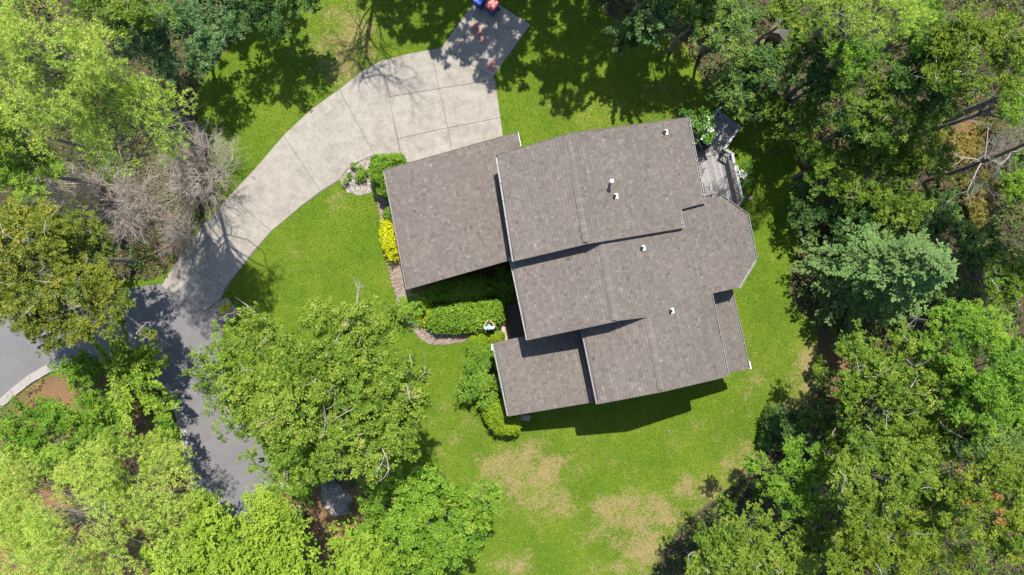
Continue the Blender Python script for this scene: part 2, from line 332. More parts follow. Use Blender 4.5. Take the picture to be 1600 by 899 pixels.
# far terrain beyond the modelled plot, so other views keep a ground
m = MB(); m.add([(-300, -300, -.05), (300, -300, -.05), (300, 300, -.05), (-300, 300, -.05)], [(0, 1, 2, 3)])
tag(m.build('terrain', flat('far_meadow', (.06, .10, .02), .9, .3, .2)), 'flat green land around the plot', kind='structure')

def build_grass():
    rng = np.random.default_rng(3); n = 180000
    x = rng.uniform(-16, 19, n); y = rng.uniform(-16, 17, n)
    k = ~woodmask(x, y)
    for p in (ROADW, DRIVE, HOUSEF, P2(FRONT_BED), P2(WALKA), P2(WALKB), P2(PORCH), P2(BED1), P2(BED2)): k &= ~inpoly(x, y, p)
    x = x[k]; y = y[k]; n = len(x)
    ix = np.clip(((x - GX[0]) / .45).astype(int), 0, len(GX) - 1); iy = np.clip(((y - GY[0]) / .45).astype(int), 0, len(GY) - 1)
    d = DRY[iy, ix]; hgt = rng.uniform(.025, .06, n); w = rng.uniform(.012, .022, n)
    a = rng.uniform(0, 2 * np.pi, n); lean = rng.uniform(.02, .08, n); b = rng.uniform(0, 2 * np.pi, n)
    base = np.stack([x, y, np.zeros(n)], 1); wv = np.stack([np.cos(a) * w, np.sin(a) * w, np.zeros(n)], 1)
    tip = base + np.stack([np.cos(b) * lean, np.sin(b) * lean, hgt], 1)
    V = np.stack([base - wv, base + wv, tip], 1).reshape(-1, 3); F = np.arange(3 * n).reshape(-1, 3)
    t = np.clip(rng.normal(.42, .2, n), 0, .85); dr = rng.random(n) < d * .75; t = np.where(dr, rng.uniform(.85, 1, n), t)
    tag(link('grass', npmesh('grass', V, F, np.repeat(t, 3)), LM['grass'], kind='stuff'), 'short bright green lawn grass round the house', 'grass')

# ------------------------------------------------------------------ street, kerbs, driveway
m = MB(); m.prism(ROADW, -.04, .006); tag(m.build('road', ASPH), 'grey asphalt street curving below the driveway', kind='structure')
def ribbon(name, pts, w, z0, z1, mat, label, piece=2.0):
    root = tag(empty(name), label, kind='structure'); p = [Vector(q) for q in P2(pts)]; rng = random.Random(len(pts))
    for i in range(len(p) - 1):
        d = (p[i + 1] - p[i]); n = Vector((-d.y, d.x)).normalized()
        d0 = (p[i] - p[i - 1]) if i else d; n0 = Vector((-(d0 + d).y, (d0 + d).x)).normalized()
        d2 = (p[i + 2] - p[i + 1]) if i + 2 < len(p) else d; n2 = Vector((-(d + d2).y, (d + d2).x)).normalized()
        g = d.normalized() * .008; mb = MB(); g2 = .12
        a0 = p[i] + g - n0 * w / 2; a1 = p[i + 1] - g - n2 * w / 2; b0 = p[i] + g + n0 * w / 2; b1 = p[i + 1] - g + n2 * w / 2
        m0 = p[i] + g + n0 * (w / 2 - .18); m1 = p[i + 1] - g + n2 * (w / 2 - .18)
        mb.prism([tuple(b0), tuple(b1), tuple(m1), tuple(m0)], z0, .025); mb.prism([tuple(m0), tuple(m1), tuple(a1), tuple(a0)], z0, z1)
        mb.build('kerb_stone', mat, root)
    return root
ribbon('kerb', [(-120, 760), (-60, 696), (-8, 640), (20, 614), (48, 592), (76, 576), (98, 568), (116, 566)], .46, -.05, .12, CURB, 'pale concrete kerb where the street bends past the left planting bed')
ribbon('kerb', [(258, 600), (270, 622), (284, 660), (292, 700), (297, 740), (312, 800), (322, 850)], .30, -.05, .10, CURB, 'worn concrete kerb half buried in mulch beside the small street')
SLABS = [[(252, 447), (276, 408), (352, 449), (345, 468), (320, 486)], [(276, 408), (318, 352), (360, 305), (424, 362), (395, 394), (372, 425), (352, 449)],
         [(360, 305), (400, 262), (443, 212), (501, 299), (470, 323), (424, 362)], [(443, 212), (485, 172), (530, 140), (585, 242), (558, 254), (541, 266), (529, 282), (501, 299)],
         [(530, 140), (565, 112), (596, 95), (627, 246), (600, 262), (585, 242)], [(596, 95), (640, 84), (674, 78), (686, 139), (607, 152)], [(607, 152), (686, 139), (700, 200), (622, 217)],
         [(622, 217), (700, 200), (709, 262), (632, 285), (627, 246)], [(674, 78), (690, 74), (770, 121), (774, 125), (686, 139)], [(686, 139), (774, 125), (782, 184), (700, 200)], [(700, 200), (782, 184), (790, 240), (709, 262)],
         [(690, 74), (752, -12), (783, 10), (829, 39), (770, 121)]]
dw = tag(empty('driveway'), 'curving pale concrete driveway with control joints leading to the garage', kind='structure')
m = MB(); m.prism(DRIVE, -.05, .012); m.build('joint_bed', flat('joint_grit', (.13, .115, .095), .95, .3, 8), dw)
for i, sl_ in enumerate(SLABS):
    m = MB(); q = inset(P2(sl_), .013); m.prism(q, -.02, .03, t=[.55, .6, .7, .75, .7, .4, .65, .5, .35, .6, .45, .3][i]); m.build('slab', CONC, dw, tint=True)

# pavers -----------------------------------------------------------
WALKA = [(586, 300), (603, 292), (612, 350), (640, 448), (650, 470), (640, 485), (621, 468), (612, 440), (604, 395), (596, 345)]
WALKB = [(621, 468), (640, 485), (655, 505), (690, 515), (740, 515), (778, 500), (784, 488), (796, 486), (800, 520), (806, 532), (792, 532), (776, 522), (750, 523), (722, 535), (692, 539), (672, 538), (656, 529), (640, 510), (624, 484)]
PORCH = [(786, 478), (830, 470), (845, 520), (800, 534)]
BED1 = [(530, 281), (543, 266), (560, 255), (586, 243), (602, 252), (590, 275), (582, 300), (562, 306), (542, 300)]
BED2 = [(343, 470), (356, 466), (371, 485), (364, 498), (348, 503), (332, 492), (326, 486)]
BED3 = [(500, 748), (525, 752), (550, 775), (548, 802), (520, 808), (505, 790)]
BED4 = [(436, 742), (462, 728), (478, 742), (455, 762), (438, 766)]
def pavers(name, polys, lab, ang=12, bw=.2, bh=.1):
    root = tag(empty(name), lab, kind='structure'); rng = np.random.default_rng(5); ca, sa = math.cos(math.radians(ang)), math.sin(math.radians(ang))
    for pi, poly in enumerate(polys):
        w = P2(poly); m = MB(); m.prism(w, -.03, .012 + .003 * pi); m.build('paver_bed', BEDS, root)
        x0, x1 = min(p[0] for p in w) - 1, max(p[0] for p in w) + 1; y0, y1 = min(p[1] for p in w) - 1, max(p[1] for p in w) + 1
        cx, cy = (x0 + x1) / 2, (y0 + y1) / 2; R = max(x1 - x0, y1 - y0) * .75; us = np.arange(-R, R, bw); vs = np.arange(-R, R, bh); V = []; F = []; T = []
        for j, v in enumerate(vs):
            for u in us + (bw / 2 if j % 2 else 0):
                x = cx + u * ca - v * sa; y = cy + u * sa + v * ca
                if not inpoly(np.array([x]), np.array([y]), w)[0] or (pi and inpoly(np.array([x]), np.array([y]), P2(polys[0]))[0]): continue
                hh = .022 + rng.uniform(0, .005); k = len(V); c = []
                for (a, b_) in ((-1, -1), (1, -1), (1, 1), (-1, 1)):
                    uu = a * (bw / 2 - .003); vv = b_ * (bh / 2 - .003); c.append((x + uu * ca - vv * sa, y + uu * sa + vv * ca))
                V += [(p[0], p[1], hh) for p in c] + [(p[0], p[1], 0) for p in c]
                F += [(k, k + 1, k + 2, k + 3)] + [(k + i, k + 4 + i, k + 4 + (i + 1) % 4, k + (i + 1) % 4) for i in range(4)]; T += [rng.random()] * 8
        link('brick_paving', npmesh('brick_paving', V, F, T), BRICK, root, 'stuff')
pavers('garden_path', [WALKA, WALKB], 'narrow pinkish brick paver path along the garage wall and round the front hedge')
m = MB(); pw = P2(PORCH); m.prism(pw, -.02, .14); po = tag(empty('front_porch'), 'dark slate porch landing tucked between hedge and front wall', kind='structure')
m.build('landing', JOINT, po)
rng0 = random.Random(4); a, b_, c_, d_ = [Vector(p) for p in pw]
for i in range(3):
    for j in range(4):
        def bl(u, v): return tuple((a * (1 - u) + b_ * u) * (1 - v) + (d_ * (1 - u) + c_ * u) * v)
        q = inset([bl(i / 3, j / 4), bl((i + 1) / 3, j / 4), bl((i + 1) / 3, (j + 1) / 4), bl(i / 3, (j + 1) / 4)], .012)
        m = MB(); m.prism(q, .1, .155 + rng0.uniform(0, .006)); m.build('slate_tile', SLATE, po)
# stone step edge
m = MB(); m.prism(P2([(778, 496), (785, 488), (797, 531), (789, 533)]), -.02, .10); m.build('edging_step', flat('step_stone', (.42, .33, .26), .85, .15, 8), po)

def stones(name, poly, n, label, seed):
    rng = np.random.default_rng(seed); w = P2(poly); xs = [p[0] for p in w]; ys = [p[1] for p in w]
    x = rng.uniform(min(xs), max(xs), n * 3); y = rng.uniform(min(ys), max(ys), n * 3); k = inpoly(x, y, w); x = x[k][:n]; y = y[k][:n]
    root = tag(empty(name, (float(np.mean(xs)), float(np.mean(ys)), 0)), label, 'stone bed', kind=None)
    ph = np.array([[1, 0, 0], [.5, .87, 0], [-.5, .87, 0], [-1, 0, 0], [-.5, -.87, 0], [.5, -.87, 0], [.55, .2, .8], [-.3, .5, .85], [-.2, -.55, .8]])
    fc = np.array([[0, 1, 6], [1, 7, 6], [1, 2, 7], [2, 3, 7], [3, 8, 7], [3, 4, 8], [4, 5, 8], [5, 6, 8], [5, 0, 6], [6, 7, 8]])
    V = []; F = []; T = []
    for i in range(len(x)):
        r = rng.uniform(.022, .062); a = rng.uniform(0, 6.28); ca, sa = math.cos(a), math.sin(a); p = ph * np.array([r, r * rng.uniform(.55, .9), r * .55]) * rng.uniform(.85, 1.15, (9, 3))
        V.append(np.stack([p[:, 0] * ca - p[:, 1] * sa + x[i] - root.location.x, p[:, 0] * sa + p[:, 1] * ca + y[i] - root.location.y, p[:, 2] + .012], 1)); F.append(fc + 9 * i); T += [rng.random()] * 9
    link('river_stones', npmesh('river_stones', np.concatenate(V), np.concatenate(F), T), STONE, root, 'stuff')
    m = MB(); m.prism([(px - root.location.x, py - root.location.y) for px, py in w], -.03, .014); m.build('bed_soil', BEDS, root)
    return root
stones('stone_bed', BED1, 900, 'rounded river stone bed beside the driveway at the garage corner', 1)
stones('stone_bed', BED2, 520, 'small pale stone bed where the driveway meets the street', 2)
stones('stone_bed', BED3, 800, 'pale stone bed between the two bottom trees', 3)
stones('stone_bed', BED4, 320, 'shaded stone bed at the dead end of the street', 4)
build_grass()

# ------------------------------------------------------------------ house
TH = math.radians(12); CU, SU = math.cos(TH), math.sin(TH)
def U(x, y): return x * CU + y * SU
def V_(x, y): return -x * SU + y * CU
def XY(u, v): return (u * CU - v * SU, u * SU + v * CU)
class Plane:
    def __init__(s, z0, k, u0): s.z0, s.k, s.u0 = z0, k, u0
    def z(s, x, y): return s.z0 + s.k * (U(x, y) - s.u0)
    def hit(s, px, py):
        gx, gy = (px - 800) * S, (449.5 - py) * S; ug = U(gx, gy)
        h = (s.z0 + s.k * (ug - s.u0)) / (1 + s.k * ug / H); f = 1 - h / H
        return (gx * f, gy * f, h)
PG = Plane(5.0, .32, .65); uB = 132 * S * (1 - 7.5 / H); PBW = Plane(7.5, .37, uB); PBE = Plane(7.5, -.37, uB)
uC = 149.7 * S * (1 - 7.05 / H); PCW = Plane(7.05, .37, uC); PCE = Plane(7.05, -.37, uC)
uD = 197 * S * (1 - 6.53 / H); zD = 7.05 - .37 * (uD - uC); PDW = Plane(zD, .37, uD); PE = Plane(3.5, .28, 0); PF = Plane(3.7, -.3, 8.97)
house = tag(empty('house', (2.5, 0, 0)), 'large split level house with several grey brown shingle roofs', 'house')
HL = Vector((2.5, 0, 0))
rngS = np.random.default_rng(11)
def shingles(parent, plane, w3):
    """courses of separate tabs parallel to the eave, clipped to the outline"""
    uv = [(U(x, y), V_(x, y)) for x, y, z in w3]; us = [p[0] for p in uv]; u0, u1 = min(us), max(us)
    sg = 1 if plane.k > 0 else -1; ex = .14; n = int((u1 - u0) / ex) + 1; Vv = []; Ff = []; Tt = []
    def cuts(u):
        r = []
        for i in range(len(uv)):
            a = uv[i]; b = uv[(i + 1) % len(uv)]
            if (a[0] > u) != (b[0] > u): r.append(a[1] + (b[1] - a[1]) * (u - a[0]) / (b[0] - a[0]))
        return sorted(r)
    for i in range(n):
        lo = u0 + i * ex if sg > 0 else u1 - i * ex; hi = lo + sg * ex
        hi = min(max(hi, u0 + .001), u1 - .001); lo2 = min(max(lo, u0 + .001), u1 - .001)
        ca = cuts(lo2 + sg * .0005); cb = cuts(hi - sg * .0005)
        if len(ca) != len(cb) or not ca:
            mid = cuts((lo2 + hi) / 2); ca = cb = mid
        rowt = rngS.normal(0, .04)
        for k in range(0, len(ca) - 1, 2):
            a0, a1, b0, b1 = ca[k], ca[k + 1], cb[k], cb[k + 1]; va, vb = min(a0, b0), max(a1, b1); v = va - rngS.uniform(0, .3)
            tooth = False
            while v < vb:
                w = rngS.uniform(.06, .17); s, e = v, v + w; v = e
                q = []
                for (uu, l, r) in ((lo2, a0, a1), (hi, b0, b1)): q.append((uu, min(max(s, l), r), min(max(e, l), r)))
                if max(q[0][2] - q[0][1], q[1][2] - q[1][1]) < .01: continue
                tooth = rngS.random() < .5; lift = .020 if tooth else .010; nv = len(Vv)
                for (uu, l, r), lf in zip(q, (lift, .004)):
                    for vv in (l + .001, r - .001):
                        x, y = XY(uu, vv); Vv.append((x - HL.x, y, plane.z(x, y) + lf))
                for vv in (q[0][1] + .001, q[0][2] - .001):
                    x, y = XY(q[0][0], vv); Vv.append((x - HL.x, y, plane.z(x, y) + .001))
                Ff += [(nv, nv + 1, nv + 3, nv + 2), (nv + 4, nv + 5, nv + 1, nv)]
                t = np.clip((.54 if tooth else .46) + rowt * .6 + rngS.normal(0, .125), 0, 1); Tt += [t] * 6
    Ff = np.array(Ff)
    # face the tabs upward
    Va = np.array(Vv); q = Va[Ff]; nz = np.cross(q[:, 1] - q[:, 0], q[:, 2] - q[:, 0])[:, 2]; Ff[nz < 0] = Ff[nz < 0][:, ::-1]
    return link('shingles', npmesh('shingles', Va, Ff, Tt), SHIN, parent, 'stuff')
def roof(plane, pix, fascia=RAKE):
    w3 = [plane.hit(x, y) for x, y in pix]
    m = MB(); m.prism([(p[0] - HL.x, p[1]) for p in w3], lambda x, y: plane.z(x + HL.x, y) - .20, lambda x, y: plane.z(x + HL.x, y))
    r = m.build('roof', UNDER, house); r.data.materials.append(fascia)
    for p in r.data.polygons:
        if abs(p.normal.z) < .5: p.material_index = 1
    shingles(r, plane, w3); return r, w3
RG, wG = roof(PG, [(600, 266), (809, 207), (840, 394), (636, 452)])
RBW, wBW = roof(PBW, [(777, 243), (886.5, 209.5), (916.5, 381), (803, 408)])
RBE, wBE = roof(PBE, [(886.5, 209.5), (1075, 184), (1100, 318), (1062, 328), (1066, 356), (916.5, 381)])
RCW, wCW = roof(PCW, [(798, 402), (936, 365), (962, 502), (825, 531)])
RCE, wCE = roof(PCE, [(936, 365), (1050, 335), (1050, 320), (1092, 310), (1127, 307), (1168, 336), (1181, 405), (1154, 450), (1111, 459), (1137, 588), (1034, 612), (1012, 496), (962, 502)])
RDW, wDW = roof(PDW, [(909.5, 508), (1011, 491), (1034, 612), (934.5, 631)])
RE, wE = roof(PE, [(771, 536), (925, 503), (944, 625), (795, 650)])
RF, wF = roof(PF, [(1090, 455), (1140.5, 445), (1170, 576), (1114, 588)])
def caps(parent, p0, p1, ka, kb):
    a = Vector(p0) - HL; b = Vector(p1) - HL; d = (b - a); L = d.length; d.normalize(); n = int(L / .145); mb = MB(); u = Vector((CU, SU, 0)); rr = random.Random(int(L * 100))
    for i in range(n):
        c0 = a + d * (i * .145 - .01); c1 = a + d * ((i + 1) * .145 + .03); w = .14
        z0 = Vector((0, 0, .022)); z1 = Vector((0, 0, .036)); t = rr.choice((.45, .5, .52, .55, .58, .74))
        vs = [c0 + z0, c1 + z1, c1 + z1 - u * w - Vector((0, 0, w * ka)), c0 + z0 - u * w - Vector((0, 0, w * ka)), c1 + z1 + u * w - Vector((0, 0, w * kb)), c0 + z0 + u * w - Vector((0, 0, w * kb))]
        mb.add(vs, [(0, 1, 2, 3), (1, 0, 5, 4)], t)
    return mb.build('ridge_caps', SHIN, parent, 'stuff', tint=True)
caps(RBE, wBE[0], wBE[5], .37, .37); caps(RCE, wCE[0], wCE[12], .37, .37); caps(RCE, wCE[11], wCE[10], .37, .37)
def gutter(parent, p0, p1, out, mat=GUT, w=.07, spout=None):
    a = Vector(p0) - HL; b = Vector(p1) - HL; d = (b - a).normalized(); o = Vector(out); o.z = 0; o = (o - d * o.dot(d)); o.z = 0; o.normalize(); z = Vector((0, 0, 1)); mb = MB(); L = (b - a).length
    a = a - z * .03; b = b - z * .03; mid = (a + b) / 2
    mb.box(mid + o * (w / 2 + .005) - z * .10, (L, w, .012), d, z); mb.box(mid + o * (w + .008) - z * .045, (L, .018, .12), d, z); mb.box(mid + o * .006 - z * .05, (L, .008, .09), d, z)
    for e in (a, b): mb.box(e + o * (w / 2 + .005) - z * .05, (.01, w, .10), d, z)
    k = max(2, int(L / .75))
    for i in range(k):
        p = a + (b - a) * ((i + .5) / k); mb.box(p + o * (w / 2) + z * .012, (.03, w + .03, .012), d, z)
    return mb.build('gutter', mat, parent)
west = (-CU, -SU, 0); east = (CU, SU, 0)
gutter(RBW, wBW[0], wBW[3], west); gutter(RCW, wCW[0], wCW[3], west); gutter(RDW, [w for w in wDW][3], PDW.hit(911, 517), west); gutter(RE, wE[0], wE[3], west)
gutter(RBE, wBE[1], wBE[2], east); gutter(RBE, wBE[3], wBE[4], east); gutter(RCE, wCE[5], wCE[6], east); gutter(RCE, wCE[4], wCE[5], (.6, .8, 0)); gutter(RCE, wCE[6], wCE[7], (.8, -.6, 0)); gutter(RCE, wCE[8], wCE[9], east); gutter(RF, wF[1], wF[2], east)
gutter(RG, wG[0], wG[3], west, GUT, .04)
# white rake trim
def trim(parent, p0, p1, out, t=.03, h=.17, mat=WHITE):
    a = Vector(p0) - HL; b = Vector(p1) - HL; o = Vector(out).normalized(); mb = MB(); mid = (a + b) / 2 + o * (t / 2 + .002) - Vector((0, 0, h / 2 - .022))
    mb.bar((a + b) / 2 - (b - a) / 2 + o * (t / 2 + .002) - Vector((0, 0, h / 2 - .022)), (a + b) / 2 + (b - a) / 2 + o * (t / 2 + .002) - Vector((0, 0, h / 2 - .022)), t, h); return mb.build('rake_board', mat, parent)
north = (-SU, CU, 0); south = (SU, -CU, 0)
trim(RG, wG[1], PG.hit(813.5, 229), east); trim(RG, wG[3], PG.hit(800, 405), south, .025, .18, RAKE)
for R_, a_, b__ in ((RBW, wBW[3], wBW[2]), (RBE, wBE[4], wBE[5]), (RCW, wCW[3], wCW[2]), (RDW, wDW[3], wDW[2]), (RE, wE[3], wE[2]), (RCE, wCE[10], wCE[9]), (RF, wF[3], wF[2])): trim(R_, a_, b__, south, .022, .18, RAKE)
for R_, a_, b__ in ((RG, wG[0], wG[1]), (RBW, wBW[0], wBW[1]), (RBE, wBE[0], wBE[1])): trim(R_, a_, b__, north, .022, .18, RAKE)
def walls(pts3, zf, d=.38):
    p = inset([(q[0], q[1]) for q in pts3], d); m = MB(); p = [(x - HL.x, y) for x, y in p]
    m.prism(p, -.05, lambda x, y: zf(x + HL.x, y) - .16); return m.build('wall', SIDE, house)
mn = lambda *ps: (lambda x, y: min(p.z(x, y) for p in ps))
walls([wG[0], wG[1], wG[2], wG[3]], PG.z)
walls([wBW[0], wBW[1], wBE[1], wBE[2], wBE[3], wBE[4], wBW[2], wBW[3]], mn(PBW, PBE), .40)
walls([wCW[0], wCW[1], wCE[4], wCE[5], wCE[6], wCE[7], wCE[8], wCE[12], wCW[3]], mn(PCW, PCE), .42)
walls([wDW[0], wDW[1], wCE[8], wCE[9], wCE[10], wDW[3]], mn(PDW, PCE), .36)
walls(wE, PE.z, .34); walls(wF, PF.z, .3)
# roof vents
def vent(px, py, plane, tall=False):
    x, y, z = plane.hit(px, py); x -= HL.x
    ax = Vector((CU, SU, plane.k)).normalized(); up = Vector((-plane.k * CU, -plane.k * SU, 1)).normalized()
    if tall:
        m = MB(); m.lathe((x, y, z - .1), [(.055, 0), (.055, .80)], 14); v = m.build('flue_pipe', GREYM, house, smooth=False)
        m = MB(); m.lathe((x, y, z + .66), [(.06, 0), (.10, .02), (.10, .07), (.08, .10), (.03, .115)], 16); m.build('flue_cap', PVC, v)
        m = MB(); m.lathe((x, y, z - .02), [(.13, 0), (.09, .06), (.06, .10)], 16); m.build('flashing', GREYM, v)
    else:
        m = MB(); m.lathe((x - .03, y, z - .1), [(.058, 0), (.058, .33), (.04, .332), (.04, .2)], 14); v = m.build('vent_pipe', DARKM, house)
        m = MB(); m.box(Vector((x, y, z)) + up * .026 + ax * .06, (.17, .24, .012), ax, up); m.build('flashing', PVC, v)
        m = MB(); m.lathe((x - .03, y, z + .0), [(.09, 0), (.07, .09), (.06, .10)], 14); m.build('boot', DARKM, v)
    return v
vent(952.5, 287, PBE, True); vent(1039, 207, PBE); vent(961, 307, PBE); vent(1003.5, 388, PCE); vent(1048.5, 486, PCE)
# downspout elbow at the corner of the low rear roof and white end at the entry roof
m = MB(); c = Vector(PF.hit(1170, 570)) - HL; m.bar(c + Vector((.05, .15, -.14)), c + Vector((.14, -.22, -.16)), .09, .07); m.bar(c + Vector((.12, -.15, -.2)), c + Vector((-.2, -.1, -.7)), .07, .08); m.bar(c + Vector((-.2, -.1, -.7)), c + Vector((-.22, -.1, -3.2)), .07, .08); m.build('downspout', WHITE, house)
m = MB(); c = Vector(PE.hit(771, 541)) - HL; m.bar(c + Vector((-.07, .10, -.1)), c + Vector((-.07, -.20, -.11)), .07, .07); m.bar(c + Vector((-.05, -.1, -.15)), c + Vector((.28, -.1, -.55)), .07, .07); m.bar(c + Vector((.28, -.1, -.55)), c + Vector((.28, -.1, -3.0)), .07, .07); m.build('downspout', WHITE, house)
# garage doors on the driveway side
gp = inset([(q[0], q[1]) for q in wG], .38); a = Vector(gp[0]); b = Vector(gp[1]); d = (b - a).normalized(); nn = Vector((-d.y, d.x))
for i in range(2):
    c = a + d * (1.75 + i * 2.95) + nn * .03; m = MB()
    for k in range(4): m.box((c.x - HL.x, c.y, .29 + k * .535), (2.5, .05, .52), (d.x, d.y, 0))
    m.build('garage_door', WHITE, house)
# basketball rim over the driveway
c = Vector(P(771, 219, 3.05)); hp = tag(empty('basketball_hoop', (c.x, c.y, 3.05)), 'thin round basketball rim mounted over the driveway at the garage roof edge', 'basketball hoop')
m = MB(); R_ = []
for i in range(29):
    a_ = 2 * math.pi * i / 28; cc = Vector((math.cos(a_), math.sin(a_), 0)); R_.append([cc * .2 + (cc * math.cos(k * 1.5708) + Vector((0, 0, 1)) * math.sin(k * 1.5708)) * .014 for k in range(4)])
m.rings(R_, False); m.build('rim', flat('rim_paint', (.30, .20, .16), .5), hp)
m = MB(); m.bar((.05, -.2, -.02), (.11, -.66, -.02), .08, .03); m.bar((-.02, -.2, -.02), (.08, -.5, -.02), .03, .03); m.build('bracket', GREYM, hp)

# ------------------------------------------------------------------ deck
dk = tag(empty('deck', P(1120, 260, 0)), 'weathered grey wood deck with rail behind the tall roof', 'deck'); DL = Vector(dk.location); DZ = .62
def boards(pix, d, z):
    w = [Vector(p) for p in P2(pix, z)]; d = Vector(d).normalized(); n = Vector((-d.y, d.x)); pu = [p.dot(n) for p in w]; pv = [p.dot(d) for p in w]; n0 = min(pu); k = 0
    while n0 + k * .145 < max(pu):
        def cut(u):
            r = []
            for i in range(len(w)):
                j = (i + 1) % len(w)
                if (pu[i] > u) != (pu[j] > u): r.append(pv[i] + (pv[j] - pv[i]) * (u - pu[i]) / (pu[j] - pu[i]))
            return sorted(r)
        lo = n0 + k * .145 + .004; hi = lo + .137; k += 1
        ca = cut(lo + .002); cb = cut(min(hi, max(pu) - .003))
        if len(ca) < 2 or len(cb) < 2: continue
        q = [n * lo + d * ca[0], n * lo + d * ca[-1], n * hi + d * cb[-1], n * hi + d * cb[0]]; m = MB(); m.prism([(p.x - DL.x, p.y - DL.y) for p in q], z - .035, z + random.Random(k).uniform(0, .005)); m.build('board', DECKW, dk)
dvert = (Vector(P(1160, 311)) - Vector(P(1143, 241))).xy; ddiag = (Vector(P(1151, 205)) - Vector(P(1119, 179))).xy
boards([(1080, 214), (1095, 200), (1119, 179), (1152, 205), (1131, 235), (1128, 240), (1086, 248)], ddiag, DZ)
boards([(1086, 249), (1129, 241), (1144, 241), (1160, 311), (1150, 326), (1120, 330), (1100, 330)], dvert, DZ)
m = MB(); q = P2([(1090, 216), (1119, 182), (1148, 205), (1130, 236), (1142, 243), (1157, 311), (1149, 323), (1104, 327)], DZ); m.prism([(x - DL.x, y - DL.y) for x, y in inset(q, .06)], DZ - .24, DZ - .04); m.build('frame', JOINT, dk)
for (px, py) in ((1130, 236), (1142, 243), (1157, 310), (1120, 184), (1149, 206), (1149, 322)):
    c = Vector(P(px, py, DZ)); m = MB(); m.box((c.x - DL.x, c.y - DL.y, .5), (.1, .1, 1.1)); m.build('post', RAILW, dk)
def rail(pa, pb, zt=1.52, bal=True):
    a = Vector(P(pa[0], pa[1], zt)) - DL; b = Vector(P(pb[0], pb[1], zt)) - DL; d = (b - a).normalized(); n = Vector((-d.y, d.x, 0)); a.z = b.z = zt
    m = MB(); m.bar(a, b, .125, .036); m.build('top_rail', RAILW, dk)
    a2 = a - n * .0; m = MB(); lo = Vector((0, 0, zt - DZ - .12)); m.bar(a - lo, b - lo, .04, .07); m.build('bottom_rail', RAILW, dk)
    k = int((b - a).length / .125) if bal else 0
    for i in range(k):
        p = a + (b - a) * ((i + .5) / k); m = MB(); m.box((p.x, p.y, (zt + DZ) / 2 + .02), (.034, .034, zt - DZ - .09), d); m.build('baluster', RAILW, dk)
rail((1132, 233), (1144, 240)); rail((1144, 240), (1160, 311)); rail((1160, 311), (1152, 323)); rail((1153, 202), (1131, 234)); rail((1122, 170), (1113, 187))
m = MB(); a = Vector(P(1122, 176, .3)) - DL; b = Vector(P(1156, 203, .3)) - DL; m.bar((a.x, a.y, .3), (b.x, b.y, .3), .3, .05); m.build('step', DECKW, dk)
def chair(px, py, rz, label):
    c = P(px, py, DZ + .45); o = tag(empty('patio_chair', (c[0], c[1], DZ), rz), label, 'chair', 'dark metal mesh chairs on the deck')
    def grid(nm, a, u, v, nu, nv, r=.006):
        m = MB(); a = Vector(a); u = Vector(u); v = Vector(v)
        for i in range(nu + 1): m.bar(a + u * i / nu, a + u * i / nu + v, r if 0 < i < nu else .022, r if 0 < i < nu else .022)
        for i in range(nv + 1): m.bar(a + v * i / nv, a + v * i / nv + u, r if 0 < i < nv else .024, r if 0 < i < nv else .02)
        return m.build(nm, GREYM, o)
    grid('seat', (-.24, -.24, .42), (.48, 0, 0), (0, .48, .02), 12, 12); grid('backrest', (-.24, -.25, .45), (.48, 0, 0), (0, -.16, .45), 12, 10)
    for sx in (-1, 1):
        for sy in (-1, 1):
            m = MB(); m.bar((sx * .24, sy * .23, .42), (sx * .26, sy * .27, 0), .025, .025); m.build('leg', DARKM, o)
        m = MB(); m.bar((sx * .28, -.28, .64), (sx * .28, .22, .64), .05, .022); m.bar((sx * .28, .2, .64), (sx * .25, .23, .42), .022, .022); m.build('armrest', DARKM, o)
chair(1094, 257, math.radians(-75), 'dark mesh patio chair partly under the roof edge, nearer the covered grill')
chair(1107, 292, math.radians(12), 'dark mesh patio chair on the sunlit deck end, nearer the bay roof')
c = P(1097, 222, 1.2); g = tag(empty('barbecue_grill', (c[0], c[1], DZ), math.radians(-60)), 'dark barbecue grill with a bright handle standing on the deck by the flowering shrub', 'grill')
m = MB(); m.rings([[(sx * w / 2, sy * d / 2, z) for sx, sy in ((-1, -1), (1, -1), (1, 1), (-1, 1))] for w, d, z in ((.7, .5, .05), (.72, .52, .78))]); m.build('cabinet', DARKM, g)
m = MB(); m.rings([[(x, .27 * math.cos(a_), .80 + .24 * math.sin(a_)) for a_ in [math.pi * k / 8 for k in range(9)]] for x in (-.38, .38)]); m.build('lid', flat('grill_lid', (.03, .035, .06), .35), g)
m = MB(); m.bar((-.25, -.27, .96), (.25, -.27, .96), .03, .03); m.build('handle', WHITE, g)
for sx in (-1, 1):
    m = MB(); m.box((sx * .5, 0, .80), (.24, .45, .03)); m.build('side_shelf', DARKM, g)
